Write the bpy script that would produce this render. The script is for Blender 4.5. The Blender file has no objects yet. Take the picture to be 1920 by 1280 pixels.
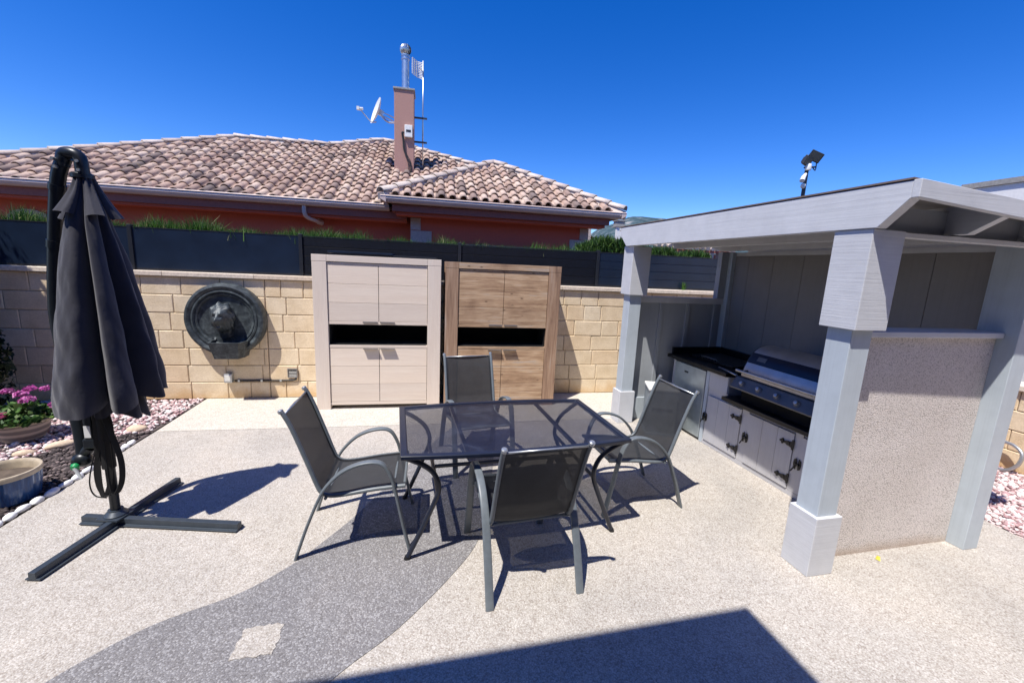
import bpy, math, random
import numpy as np
from mathutils import Vector, Matrix

random.seed(7)
rng = np.random.default_rng(7)
scene = bpy.context.scene
COL = scene.collection
PI = math.pi
rad = math.radians

# ------------------------------------------------------------------ helpers
def V(*a):
    return Vector(a)

def lin(h):
    h = h.lstrip('#')
    o = []
    for i in (0, 2, 4):
        c = int(h[i:i + 2], 16) / 255
        o.append(c / 12.92 if c <= .04045 else ((c + .055) / 1.055) ** 2.4)
    return (*o, 1)

def tag(o, label=None, cat=None, group=None, kind=None):
    if label: o['label'] = label
    if cat: o['category'] = cat
    if group: o['group'] = group
    if kind: o['kind'] = kind
    return o

def thing(name, label, cat, loc=(0, 0, 0), rz=0.0, group=None):
    o = bpy.data.objects.new(name, None)
    o.empty_display_size = .1
    COL.objects.link(o)
    o.location = loc
    o.rotation_euler = (0, 0, rz)
    return tag(o, label, cat, group)

def copy_tree(o, parent=None):
    c = o.copy()
    COL.objects.link(c)
    if parent: c.parent = parent
    for ch in list(o.children):
        copy_tree(ch, c)
    return c

def smooth_path(pts, n=6):
    pts = [Vector(p) for p in pts]
    out = []
    for i in range(len(pts) - 1):
        p0 = pts[max(i - 1, 0)]; p1 = pts[i]; p2 = pts[i + 1]; p3 = pts[min(i + 2, len(pts) - 1)]
        for k in range(n):
            t = k / n
            out.append(.5 * ((2 * p1) + (p2 - p0) * t + (2 * p0 - 5 * p1 + 4 * p2 - p3) * t * t + (3 * p1 - p0 - 3 * p2 + p3) * t ** 3))
    out.append(pts[-1])
    return out

class MB:
    def __init__(s):
        s.v = []; s.f = []; s.m = []; s.mi = 0
    def add(s, vs, fs):
        n = len(s.v)
        s.v += [tuple(p) for p in vs]
        for f in fs:
            s.f.append(tuple(i + n for i in f)); s.m.append(s.mi)
        return s
    def hexa(s, p):
        return s.add(p, [(3, 2, 1, 0), (4, 5, 6, 7), (0, 1, 5, 4), (1, 2, 6, 5), (2, 3, 7, 6), (3, 0, 4, 7)])
    def box(s, x0, x1, y0, y1, z0, z1):
        return s.hexa([(x0, y0, z0), (x1, y0, z0), (x1, y1, z0), (x0, y1, z0), (x0, y0, z1), (x1, y0, z1), (x1, y1, z1), (x0, y1, z1)])
    def obox(s, c, size, M):
        hx, hy, hz = [k / 2 for k in size]
        P = [(-hx, -hy, -hz), (hx, -hy, -hz), (hx, hy, -hz), (-hx, hy, -hz), (-hx, -hy, hz), (hx, -hy, hz), (hx, hy, hz), (-hx, hy, hz)]
        return s.hexa([Vector(c) + M @ Vector(q) for q in P])
    def prism(s, poly, vec):
        n = len(poly); vec = Vector(vec)
        A = [Vector(p) for p in poly]; B = [p + vec for p in A]
        fs = [tuple(range(n - 1, -1, -1)), tuple(range(n, 2 * n))]
        for i in range(n):
            j = (i + 1) % n
            fs.append((i, j, n + j, n + i))
        return s.add(A + B, fs)
    def sheet(s, poly):
        return s.add(poly, [tuple(range(len(poly)))])
    def tube(s, path, r, n=10, r2=None, side=None, caps=True, radii=None, sq=False):
        P = [Vector(p) for p in path]
        L = len(P); r2 = r if r2 is None else r2
        T = []
        for i in range(L):
            a = P[max(i - 1, 0)]; b = P[min(i + 1, L - 1)]
            T.append((b - a).normalized())
        if side is None:
            ref = Vector((0, 0, 1)) if abs(T[0].z) < .9 else Vector((1, 0, 0))
            b = T[0].cross(ref).normalized()
        vs = []; fs = []
        for i in range(L):
            t = T[i]
            if side is not None:
                b = Vector(side); b = (b - t * b.dot(t)).normalized()
            else:
                b = (b - t * b.dot(t)).normalized()
            nn = t.cross(b)
            k = radii[i] if radii else 1
            for j in range(n):
                a = 2 * PI * (j + .5) / n
                if sq:
                    ca_, sa_ = math.cos(a), math.sin(a)
                    vs.append(P[i] + b * (math.copysign(abs(ca_) ** .55, ca_) * r * k) + nn * (math.copysign(abs(sa_) ** .55, sa_) * r2 * k))
                elif n == 4:
                    sx = 1 if math.cos(a) > 0 else -1; sy = 1 if math.sin(a) > 0 else -1
                    vs.append(P[i] + b * (sx * r * k) + nn * (sy * r2 * k))
                else:
                    vs.append(P[i] + b * (math.cos(a) * r * k) + nn * (math.sin(a) * r2 * k))
        for i in range(L - 1):
            for j in range(n):
                k = (j + 1) % n
                fs.append((i * n + j, i * n + k, (i + 1) * n + k, (i + 1) * n + j))
        if caps:
            fs.append(tuple(range(n - 1, -1, -1))); fs.append(tuple(range((L - 1) * n, L * n)))
        return s.add(vs, fs)
    def lathe(s, prof, n=32, c=(0, 0, 0), M=None, cap=True):
        vs = []; fs = []
        c = Vector(c)
        for r, z in prof:
            for j in range(n):
                a = 2 * PI * j / n
                p = Vector((r * math.cos(a), r * math.sin(a), z))
                vs.append(c + (M @ p if M else p))
        for i in range(len(prof) - 1):
            for j in range(n):
                k = (j + 1) % n
                fs.append((i * n + j, i * n + k, (i + 1) * n + k, (i + 1) * n + j))
        if cap:
            fs.append(tuple(range(n - 1, -1, -1))); fs.append(tuple(range((len(prof) - 1) * n, len(prof) * n)))
        return s.add(vs, fs)
    def sphere(s, c, r, n=16, m=10, sc=(1, 1, 1)):
        prof = [(max(1e-4, math.sin(PI * i / m)) * r, -math.cos(PI * i / m) * r) for i in range(m + 1)]
        M = Matrix.Diagonal(Vector(sc))
        return s.lathe(prof, n, c, M)
    def build(s, name, mat, parent=None, smooth=False, bevel=0, seg=2, loc=None, angle=35):
        me = bpy.data.meshes.new(name)
        me.from_pydata(s.v, [], s.f)
        mats = mat if isinstance(mat, (list, tuple)) else [mat]
        for m_ in mats: me.materials.append(m_)
        if len(mats) > 1:
            me.polygons.foreach_set('material_index', s.m)
        if smooth:
            me.polygons.foreach_set('use_smooth', [True] * len(me.polygons))
        me.update()
        o = bpy.data.objects.new(name, me)
        COL.objects.link(o)
        if parent: o.parent = parent
        if loc: o.location = loc
        if smooth == 'auto':
            try: me.set_sharp_from_angle(angle=rad(angle))
            except Exception: pass
        if bevel:
            b = o.modifiers.new('bevel', 'BEVEL'); b.width = bevel; b.segments = seg; b.limit_method = 'ANGLE'; b.angle_limit = rad(40)
            b.harden_normals = False
        return o

def np_mesh(name, verts, faces, mat, parent=None, smooth=False):
    me = bpy.data.meshes.new(name)
    verts = np.asarray(verts, np.float32); faces = np.asarray(faces, np.int32)
    me.vertices.add(len(verts)); me.vertices.foreach_set('co', verts.ravel())
    k = faces.shape[1]
    me.loops.add(faces.size); me.loops.foreach_set('vertex_index', faces.ravel())
    me.polygons.add(len(faces))
    me.polygons.foreach_set('loop_start', np.arange(0, faces.size, k, dtype=np.int32))
    me.polygons.foreach_set('loop_total', np.full(len(faces), k, np.int32))
    if smooth: me.polygons.foreach_set('use_smooth', np.ones(len(faces), bool))
    me.materials.append(mat)
    me.update(calc_edges=True); me.validate()
    o = bpy.data.objects.new(name, me); COL.objects.link(o)
    if parent: o.parent = parent
    return o

# ------------------------------------------------------------------ materials
class NT:
    def __init__(s, name):
        s.mat = bpy.data.materials.new(name); s.mat.use_nodes = True
        s.nt = s.mat.node_tree; s.n = s.nt.nodes
        s.b = s.n['Principled BSDF']
        s.out = s.n['Material Output']
    def node(s, t, **kw):
        x = s.n.new(t)
        for k, v in kw.items():
            if hasattr(x, k) and k not in x.inputs: setattr(x, k, v)
            else: x.inputs[k].default_value = v
        return x
    def link(s, a, b): s.nt.links.new(a, b)
    def coord(s, kind='Object', scale=(1, 1, 1), rot=(0, 0, 0), loc=(0, 0, 0)):
        c = s.n.new('ShaderNodeTexCoord'); m = s.n.new('ShaderNodeMapping')
        m.inputs['Scale'].default_value = scale; m.inputs['Rotation'].default_value = rot; m.inputs['Location'].default_value = loc
        s.link(c.outputs[kind], m.inputs['Vector']); return m.outputs[0]
    def noise(s, vec, scale=5, detail=4, rough=.55, dist=0):
        x = s.n.new('ShaderNodeTexNoise'); s.link(vec, x.inputs['Vector'])
        x.inputs['Scale'].default_value = scale; x.inputs['Detail'].default_value = detail
        x.inputs['Roughness'].default_value = rough; x.inputs['Distortion'].default_value = dist
        return x.outputs['Fac']
    def voro(s, vec, scale=5, out='Distance', feature='F1', rnd=1):
        x = s.n.new('ShaderNodeTexVoronoi'); x.feature = feature; s.link(vec, x.inputs['Vector'])
        x.inputs['Scale'].default_value = scale; x.inputs['Randomness'].default_value = rnd
        return x.outputs[out]
    def ramp(s, fac, stops, interp='LINEAR'):
        r = s.n.new('ShaderNodeValToRGB'); r.color_ramp.interpolation = interp
        while len(r.color_ramp.elements) < len(stops): r.color_ramp.elements.new(.5)
        for e, (p, c) in zip(r.color_ramp.elements, stops):
            e.position = p; e.color = c if len(c) == 4 else (*c, 1)
        s.link(fac, r.inputs['Fac']); return r.outputs['Color']
    def mix(s, fac, a, b, mode='MIX'):
        m = s.n.new('ShaderNodeMix'); m.data_type = 'RGBA'; m.blend_type = mode
        for sock, val in ((m.inputs[0], fac), (m.inputs[6], a), (m.inputs[7], b)):
            if hasattr(val, 'is_linked') or isinstance(val, bpy.types.NodeSocket): s.link(val, sock)
            else: sock.default_value = val
        return m.outputs[2]
    def math(s, op, a, b=None):
        m = s.n.new('ShaderNodeMath'); m.operation = op
        for i, val in enumerate((a, b)):
            if val is None: continue
            if isinstance(val, bpy.types.NodeSocket): s.link(val, m.inputs[i])
            else: m.inputs[i].default_value = val
        return m.outputs[0]
    def bump(s, h, strength=.3, dist=.01, normal=None):
        b = s.n.new('ShaderNodeBump'); b.inputs['Strength'].default_value = strength; b.inputs['Distance'].default_value = dist
        s.link(h, b.inputs['Height'])
        if normal: s.link(normal, b.inputs['Normal'])
        s.link(b.outputs[0], s.b.inputs['Normal']); return b.outputs[0]
    def island(s):
        g = s.n.new('ShaderNodeNewGeometry'); return g.outputs['Random Per Island']
    def base(s, c):
        if isinstance(c, bpy.types.NodeSocket): s.link(c, s.b.inputs['Base Color'])
        else: s.b.inputs['Base Color'].default_value = c if len(c) == 4 else (*c, 1)
        return s
    def set(s, rough=None, metal=None, spec=None, sheen=None, coat=None):
        if rough is not None:
            if isinstance(rough, bpy.types.NodeSocket): s.link(rough, s.b.inputs['Roughness'])
            else: s.b.inputs['Roughness'].default_value = rough
        if metal is not None: s.b.inputs['Metallic'].default_value = metal
        if spec is not None: s.b.inputs['Specular IOR Level'].default_value = spec
        if sheen is not None: s.b.inputs['Sheen Weight'].default_value = sheen
        if coat is not None: s.b.inputs['Coat Weight'].default_value = coat
        return s

def mul(c, k): return (c[0] * k, c[1] * k, c[2] * k, 1)

def m_plain(name, c, rough=.5, metal=0, var=.15, scale=30, bump=.05, spec=.5):
    t = NT(name); v = t.coord()
    n = t.noise(v, scale, 4)
    t.base(t.ramp(n, [(.3, mul(c, 1 - var)), (.7, mul(c, 1 + var))])).set(rough, metal, spec)
    if bump: t.bump(n, bump, .005)
    return t.mat

def m_aggregate(name, dark, mid, light, stain=.25, scale=85, bump=.5):
    t = NT(name); v = t.coord()
    cell = t.voro(v, scale, 'Color')
    sep = t.n.new('ShaderNodeSeparateColor'); t.link(cell, sep.inputs[0])
    c = t.ramp(sep.outputs[0], [(0, dark), (.22, mid), (.62, mid), (.9, light), (1, light)])
    d = t.voro(v, scale, 'Distance')
    gap = t.ramp(d, [(.35, (1, 1, 1, 1)), (.75, (.74, .72, .70, 1))])
    c = t.mix(1, c, gap, 'MULTIPLY')
    big = t.noise(v, .9, 5, .6, .6)
    c = t.mix(1, c, t.ramp(big, [(.3, (1 - stain, 1 - stain * .95, 1 - stain * .85, 1)), (.55, (1, 1, 1, 1)), (.75, (1.06, 1.03, 1.0, 1))]), 'MULTIPLY')
    med = t.noise(v, 14, 4, .7)
    c = t.mix(1, c, t.ramp(med, [(.3, (.9, .89, .88, 1)), (.7, (1.06, 1.06, 1.06, 1))]), 'MULTIPLY')
    t.base(c).set(.85, 0, .3)
    h = t.math('SUBTRACT', 1.0, d)
    t.bump(h, bump, .006)
    return t.mat

def m_stone(name, stops, rough=.8, bump=.4, scale=60):
    t = NT(name); v = t.coord()
    c = t.ramp(t.island(), stops, 'LINEAR')
    n = t.noise(v, scale, 5, .65)
    c = t.mix(1, c, t.ramp(n, [(.25, (.72, .72, .72, 1)), (.75, (1.15, 1.15, 1.15, 1))]), 'MULTIPLY')
    t.base(c).set(rough, 0, .35)
    t.bump(n, bump, .004)
    return t.mat

def m_block(name):
    t = NT(name); v = t.coord()
    c = t.ramp(t.island(), [(0, (.80, .62, .42)), (.25, (.83, .685, .49)), (.6, (.84, .70, .51)), (.85, (.82, .65, .44)), (1, (.86, .74, .56))])
    n = t.noise(v, 55, 6, .7)
    n2 = t.noise(v, 5, 4, .6)
    c = t.mix(1, c, t.ramp(n, [(.25, (.83, .81, .77, 1)), (.7, (1.07, 1.07, 1.07, 1))]), 'MULTIPLY')
    c = t.mix(1, c, t.ramp(n2, [(.3, (.88, .85, .8, 1)), (.6, (1.03, 1.03, 1.03, 1))]), 'MULTIPLY')
    sp = t.n.new('ShaderNodeSeparateXYZ'); t.link(v, sp.inputs[0])
    dirt = t.ramp(t.math('ADD', sp.outputs[2], t.math('MULTIPLY', t.noise(v, 3.5, 5, .7), .5)), [(.26, (.7, .7, .7, 1)), (.42, (0, 0, 0, 1))])
    c = t.mix(dirt, c, (.66, .42, .19, 1))
    t.base(c).set(.9, 0, .2)
    h = t.math('ADD', n, t.math('MULTIPLY', t.noise(v, 18, 3), .7))
    t.bump(h, .55, .006)
    return t.mat

def m_wood(name, cols, axis='x', grain=1.0, rough=.6, knots=True, bump=.25):
    """grain runs along axis"""
    t = NT(name)
    st = {'x': (1.3, 22, 22), 'z': (22, 22, 1.3)}[axis]
    info = t.n.new('ShaderNodeNewGeometry')
    v = t.coord(scale=st)
    off = t.math('MULTIPLY', info.outputs['Random Per Island'], 37.0)
    add = t.n.new('ShaderNodeVectorMath'); add.operation = 'ADD'
    cmb = t.n.new('ShaderNodeCombineXYZ')
    for i in range(3): t.link(off, cmb.inputs[i])
    t.link(v, add.inputs[0]); t.link(cmb.outputs[0], add.inputs[1])
    v = add.outputs[0]
    n = t.noise(v, 1.1, 7, .62, .9 * grain)
    if knots:
        n = t.math('ADD', t.math('MULTIPLY', n, .62), t.math('MULTIPLY', t.noise(t.coord(scale=tuple(k * .22 if k > 5 else k * 1.6 for k in st)), 1.0, 4, .6, .6), .40))
    f = t.noise(v, 6, 3, .7, .3)
    lo_k = .82 if knots else .93
    c = t.ramp(n, [(.34, cols[0]), (.46, cols[1]), (.56, cols[2]), (.68, cols[3])] if knots else [(.28, cols[0]), (.45, cols[1]), (.58, cols[2]), (.75, cols[3])])
    c = t.mix(1, c, t.ramp(f, [(.3, (lo_k, lo_k, lo_k, 1)), (.7, (2 - lo_k - .06,) * 3)]), 'MULTIPLY')
    isl = t.ramp(info.outputs['Random Per Island'], [(0, (.86, .86, .88, 1)), (1, (1.1, 1.08, 1.05, 1))])
    c = t.mix(1, c, isl, 'MULTIPLY')
    if knots:
        kv = t.coord(scale=(3.2, 3.2, 7.5) if axis == 'x' else (7.5, 7.5, 3.2))
        kd = t.voro(kv, 1.7, 'Distance')
        c = t.mix(t.ramp(kd, [(.04, (.9, .9, .9, 1)), (.15, (0, 0, 0, 1))]), c, mul(cols[0], .4))
    t.base(c).set(rough, 0, .3)
    t.bump(t.math('ADD', n, f), bump, .003)
    return t.mat

def m_sawn(name, c, axis='x', stripe=1.0, bump=.5, var=.06, rough=.55):
    """painted rough-sawn timber: fine saw ridges across the board"""
    t = NT(name)
    st = {'x': (.8, 60, 60), 'z': (60, 60, .8), 'h': (1.5, 1.5, 90), 'y': (60, .8, 60)}[axis]
    v = t.coord(scale=st); v0 = t.coord()
    n = t.noise(v, 1, 5, .65, .5)
    n2 = t.noise(v0, 6, 5, .65)
    col = t.ramp(n2, [(.3, mul(c, 1 - var)), (.7, mul(c, 1 + var))])
    col = t.mix(1, col, t.ramp(n, [(.28, (.93, .93, .93, 1)), (.5, (1, 1, 1, 1)), (.8, (1.03, 1.03, 1.03, 1))]), 'MULTIPLY')
    t.base(col).set(rough, 0, .35)
    h = t.math('ADD', t.math('MULTIPLY', n, stripe), t.math('MULTIPLY', n2, .5))
    t.bump(h, bump, .004)
    return t.mat

def m_tile(name):
    t = NT(name); v = t.coord()
    c = t.ramp(t.island(), [(0, (.17, .135, .12)), (.09, (.24, .175, .15)), (.2, (.36, .245, .195)), (.42, (.45, .315, .25)), (.66, (.52, .385, .305)), (.86, (.59, .46, .375)), (1, (.43, .285, .225))])
    n = t.noise(v, 7, 6, .7)
    c = t.mix(t.ramp(n, [(.52, (0, 0, 0, 1)), (.66, (.75, .75, .75, 1))]), c, (.17, .145, .14, 1))
    n3 = t.noise(v, 45, 4, .7)
    c = t.mix(1, c, t.ramp(n3, [(.3, (.8, .8, .8, 1)), (.7, (1.12, 1.12, 1.12, 1))]), 'MULTIPLY')
    lich = t.noise(v, 1.4, 4, .7)
    c = t.mix(t.ramp(lich, [(.62, (0, 0, 0, 1)), (.75, (.55, .55, .55, 1))]), c, (.46, .34, .13, 1))
    t.base(c).set(.85, 0, .25)
    t.bump(n3, .3, .006)
    return t.mat

def m_mesh(name, c, pitch, hole, rough=.45):
    """perforated sheet / sling cloth: a regular grid of real see-through holes"""
    t = NT(name); v = t.coord()
    w = t.n.new('ShaderNodeVectorMath'); w.operation = 'SCALE'; w.inputs['Scale'].default_value = 2 * PI / pitch
    t.link(v, w.inputs[0])
    s = t.n.new('ShaderNodeSeparateXYZ'); t.link(w.outputs[0], s.inputs[0])
    a = t.math('SINE', s.outputs[0]); b = t.math('SINE', s.outputs[1])
    f = t.math('GREATER_THAN', t.math('MULTIPLY', a, b), hole)
    g = t.noise(t.coord(), 4.5, 5, .6, .8)
    t.base(t.ramp(g, [(.35, mul(c, .8)), (.52, mul(c, 1.3)), (.70, (.026, .032, .052, 1))])).set(rough, 0, .5)
    tr = t.n.new('ShaderNodeBsdfTransparent'); mx = t.n.new('ShaderNodeMixShader')
    t.link(f, mx.inputs[0]); t.link(t.b.outputs[0], mx.inputs[1]); t.link(tr.outputs[0], mx.inputs[2])
    t.link(mx.outputs[0], t.out.inputs['Surface'])
    return t.mat

def m_sling(name, c, see=.25):
    """woven sling cloth, thinner than a pixel: part of the light passes straight through the weave"""
    t = NT(name); v = t.coord()
    g = t.noise(v, 12, 4); w = t.noise(t.coord(scale=(1, 160, 160)), 1.5, 2)
    col = t.ramp(g, [(.3, mul(c, .85)), (.7, mul(c, 1.15))])
    col = t.mix(1, col, t.ramp(w, [(.3, (.85, .85, .85, 1)), (.7, (1.15, 1.15, 1.15, 1))]), 'MULTIPLY')
    t.base(col).set(.6, 0, .4)
    tr = t.n.new('ShaderNodeBsdfTransparent'); mx = t.n.new('ShaderNodeMixShader')
    mx.inputs[0].default_value = see
    t.link(t.b.outputs[0], mx.inputs[1]); t.link(tr.outputs[0], mx.inputs[2])
    t.link(mx.outputs[0], t.out.inputs['Surface'])
    return t.mat

def m_metal(name, c, rough=.3, metal=1, brush='x', var=.12):
    t = NT(name)
    st = {'x': (2, 120, 120), 'y': (120, 2, 120), 'z': (120, 120, 2)}[brush]
    n = t.noise(t.coord(scale=st), 1, 3); g = t.noise(t.coord(), 8, 4)
    t.base(t.ramp(g, [(.3, mul(c, 1 - var)), (.7, mul(c, 1 + var))]))
    t.set(t.math('ADD', rough, t.math('MULTIPLY', t.math('SUBTRACT', n, .5), .25)), metal, .5)
    return t.mat

def m_leaf(name, stops, rough=.55, trans=.0):
    t = NT(name)
    c = t.ramp(t.island(), stops)
    t.base(c).set(rough, 0, .35)
    if trans:
        tl = t.n.new('ShaderNodeBsdfTranslucent'); t.link(c, tl.inputs[0])
        mx = t.n.new('ShaderNodeMixShader'); mx.inputs[0].default_value = trans
        t.link(t.b.outputs[0], mx.inputs[1]); t.link(tl.outputs[0], mx.inputs[2]); t.link(mx.outputs[0], t.out.inputs['Surface'])
    return t.mat

def m_fabric(name, c, rough=.75):
    t = NT(name); v = t.coord()
    n = t.noise(v, 5, 5, .6); w = t.noise(v, 220, 2)
    c2 = t.ramp(n, [(.3, mul(c, .8)), (.7, mul(c, 1.2))])
    t.base(c2).set(rough, 0, .3, sheen=.25)
    t.bump(t.math('ADD', t.math('MULTIPLY', n, 2.5), t.math('MULTIPLY', w, .12)), .35, .01)
    return t.mat

def m_stucco(name, c, scale=130, bump=.9, light=1.35, dark=.55):
    t = NT(name); v = t.coord()
    cell = t.voro(v, scale, 'Color'); d = t.voro(v, scale, 'Distance')
    sep = t.n.new('ShaderNodeSeparateColor'); t.link(cell, sep.inputs[0])
    col = t.ramp(sep.outputs[1], [(0, mul(c, dark)), (.3, mul(c, .95)), (.7, c), (1, mul(c, light))])
    col = t.mix(1, col, t.ramp(d, [(.3, (1, 1, 1, 1)), (.7, (.78, .76, .74, 1))]), 'MULTIPLY')
    col = t.mix(1, col, t.ramp(t.noise(v, 1.6, 5, .6), [(.3, (.90, .89, .87, 1)), (.65, (1.04, 1.04, 1.04, 1))]), 'MULTIPLY')
    sp = t.n.new('ShaderNodeSeparateXYZ'); t.link(v, sp.inputs[0])
    dirt = t.ramp(t.math('ADD', sp.outputs[2], t.math('MULTIPLY', t.noise(v, 7, 4), .10)), [(.045, (.6, .6, .6, 1)), (.13, (0, 0, 0, 1))])
    col = t.mix(dirt, col, (.42, .30, .20, 1))
    t.base(col).set(.9, 0, .2)
    t.bump(t.math('SUBTRACT', 1.0, d), bump, .006)
    return t.mat

M = {}
M['patio'] = m_aggregate('beige_aggregate', (.36, .315, .275, 1), (.495, .46, .413, 1), (.595, .565, .52, 1), .17, 135, .35)
M['apron'] = m_aggregate('pale_aggregate', (.46, .42, .36, 1), (.62, .58, .51, 1), (.72, .68, .61, 1), .08, 120, .3)
M['path'] = m_aggregate('grey_aggregate', (.165, .158, .162, 1), (.232, .225, .23, 1), (.37, .365, .37, 1), .14, 135, .35)
M['soil'] = m_plain('soil', (.10, .075, .055, 1), .95, 0, .35, 12, .5)
M['block'] = m_block('split_face_block')
M['mortar'] = m_plain('mortar', (.33, .24, .16, 1), .95, 0, .25, 40, .4)
M['coping'] = m_stone('coping_stone', [(0, (.68, .56, .44)), (1, (.80, .70, .58))], .8, .25, 40)
M['pink'] = m_stone('pink_marble', [(0, (.30, .17, .18)), (.2, (.50, .31, .32)), (.5, (.66, .50, .49)), (.78, (.80, .70, .68)), (1, (.86, .82, .80))], .6)
M['lava'] = m_stone('lava_rock', [(0, (.035, .028, .028)), (.5, (.085, .068, .066)), (.85, (.16, .125, .12)), (1, (.27, .21, .20))], .9, .6)
M['sandstone'] = m_stone('sandstone', [(0, (.58, .42, .28)), (1, (.70, .55, .40))], .85)
M['whitestone'] = m_stone('white_paint_stone', [(0, (.78, .78, .78)), (1, (.86, .86, .86))], .7, .3, 20)
M['fence'] = m_plain('slate_panel', (.010, .019, .040, 1), .32, 0, .18, 4, .02)
M['fence_dark'] = m_plain('black_composite', (.003, .005, .011, 1), .6, 0, .35, 25, .1, .25)
M['fence_post'] = m_plain('fence_post_paint', (.016, .019, .026, 1), .4, 0, .1)
M['terracotta'] = m_plain('terracotta_render', (.56, .125, .075, 1), .9, 0, .1, 60, .25)
M['maroon'] = m_plain('maroon_eave', (.34, .115, .085, 1), .8, 0, .1, 30, .1)
M['chimney'] = m_plain('pink_render', (.42, .235, .19, 1), .9, 0, .12, 50, .3)
M['quoin'] = m_plain('quoin_stone', (.50, .41, .355, 1), .9, 0, .15, 30, .3)
M['gutter'] = m_plain('gutter_alu', (.66, .52, .46, 1), .4, 0, .06, 5, 0)
M['tile'] = m_tile('roof_tile')
M['ridge'] = m_stone('ridge_tile_clay', [(0, (.50, .40, .34)), (.5, (.62, .53, .46)), (1, (.70, .60, .52))], .85, .3, 25)
M['galv'] = m_metal('galvanised', (.55, .58, .60, 1), .35, .9, 'z')
M['concrete'] = m_plain('concrete_cap', (.30, .29, .27, 1), .9, 0, .2, 30, .3)
M['white'] = m_plain('white_plastic', (.78, .77, .72, 1), .45, 0, .05, 20, 0)
M['darkmetal'] = m_plain('dark_metal', (.035, .036, .04, 1), .45, .2, .2)
M['wire'] = m_plain('wire_sheath', (.03, .03, .03, 1), .6)
PCOL = (.585, .595, .618, 1)
M['paint'] = m_sawn('grey_paint_rough', PCOL, 'h', 1.0, .4)
M['paint_y'] = m_sawn('grey_paint_beam', (.612, .625, .648, 1), 'y', 1.0, .35)
M['paint_x'] = m_sawn('grey_paint_board', (.605, .615, .636, 1), 'x', 1.0, .35)
M['paint_smooth'] = m_sawn('grey_paint_planed', (.47, .525, .57, 1), 'z', .5, .15, .06, .45)
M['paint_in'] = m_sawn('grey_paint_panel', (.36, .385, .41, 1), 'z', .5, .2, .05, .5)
M['board_shade'] = m_sawn('shade_toned_board', (.25, .235, .225, 1), 'z', .3, .1, .05, .5)  # same grey paint, colour darkened to carry the shade inside the shelter
M['door_paint'] = m_sawn('grey_paint_door', (.50, .495, .51, 1), 'z', .5, .25, .05, .5)
M['stucco'] = m_stucco('pebble_dash', (.77, .715, .685, 1), 130, .6, 1.12, .72)
M['felt'] = m_plain('roof_felt', (.17, .125, .105, 1), .9, 0, .2)
M['granite'] = m_stone('black_granite', [(0, (.007, .007, .009)), (1, (.010, .010, .012))], .38, .02, 300)
M['fridge'] = m_metal('fridge_steel', (.40, .45, .47, 1), .42, .55, 'x')
M['steel'] = m_metal('brushed_steel', (.50, .49, .48, 1), .42, .72, 'y')
M['steel_dark'] = m_metal('dark_steel', (.16, .155, .15, 1), .5, .5, 'y')  # darker, duller steel for control panel, knobs and louvres
M['navy'] = m_plain('navy_enamel', (.004, .005, .018, 1), .35, 0, .1, 10, 0)
M['black'] = m_plain('black_iron', (.008, .008, .009, 1), .5, 0, .2)
M['void'] = m_plain('black_inner', (.003, .003, .003, 1), .9, 0, .1, 10, 0)
BL = [(.76, .64, .53, 1), (.79, .675, .565, 1), (.81, .70, .59, 1), (.83, .725, .615, 1)]
M['bleach_x'] = m_wood('bleached_wood_h', BL, 'x', .6, .65, False, .18)
M['bleach_z'] = m_wood('bleached_wood_v', [mul(q, 1.04) for q in BL], 'z', .6, .65, False, .18)
BW = [(.22, .135, .085, 1), (.40, .26, .16, 1), (.54, .38, .245, 1), (.44, .39, .35, 1)]
M['brown_x'] = m_wood('weathered_wood_h', BW, 'x', 1.2, .65, True, .3)
BZ = [(.20, .125, .085, 1), (.34, .215, .14, 1), (.45, .30, .20, 1), (.46, .39, .335, 1)]
M['brown_z'] = m_wood('weathered_wood_v', BZ, 'z', 1.1, .65, False, .3)
M['handle'] = m_metal('handle_steel', (.36, .34, .33, 1), .4, .9)
M['table'] = m_plain('table_powdercoat', (.012, .016, .030, 1), .28, 0, .15, 20, .02)
M['table_mesh'] = m_mesh('table_perforated', (.007, .009, .018, 1), .0125, .5, .33)
M['chair'] = m_plain('chair_powdercoat', (.135, .155, .17, 1), .40, 0, .1, 30, .03)
M['sling'] = m_sling('grey_sling', (.025, .027, .030, 1), .04)
M['sling_edge'] = m_plain('sling_binding', (.016, .017, .02, 1), .6)
M['cushion'] = m_fabric('charcoal_cushion', (.016, .017, .026, 1))
M['canopy'] = m_fabric('charcoal_canopy', (.027, .027, .039, 1), .8)
M['pole'] = m_plain('anthracite_pole', (.014, .018, .023, 1), .35, .2, .15, 20, .02)
M['crossbar'] = m_plain('blue_grey_bar', (.045, .058, .075, 1), .4, .2, .12, 20, .03)
M['strap'] = m_plain('black_strap', (.004, .004, .005, 1), .8)
M['bronze'] = None
t = NT('verdigris_resin'); v = t.coord()
n = t.noise(v, 14, 6, .7, .6)
c = t.ramp(n, [(.30, (.014, .018, .022, 1)), (.50, (.048, .060, .068, 1)), (.66, (.105, .125, .13, 1)), (.85, (.24, .26, .24, 1))])
t.base(c).set(.5, .15, .5); t.bump(n, .35, .006); M['bronze'] = t.mat
M['pot_stripe'] = None
t = NT('striped_clay'); v = t.coord()
s = t.n.new('ShaderNodeSeparateXYZ'); t.link(v, s.inputs[0])
wv = t.math('ADD', t.math('MULTIPLY', s.outputs[2], 16), t.math('MULTIPLY', t.noise(v, 5, 3), .5))
c = t.ramp(t.math('FRACT', wv), [(.0, (.16, .14, .135, 1)), (.42, (.21, .18, .17, 1)), (.56, (.48, .41, .35, 1)), (.86, (.44, .37, .32, 1)), (1, (.16, .14, .135, 1))])
t.base(c).set(.6, 0, .4); t.bump(t.math('FRACT', wv), .3, .004); M['pot_stripe'] = t.mat
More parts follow.
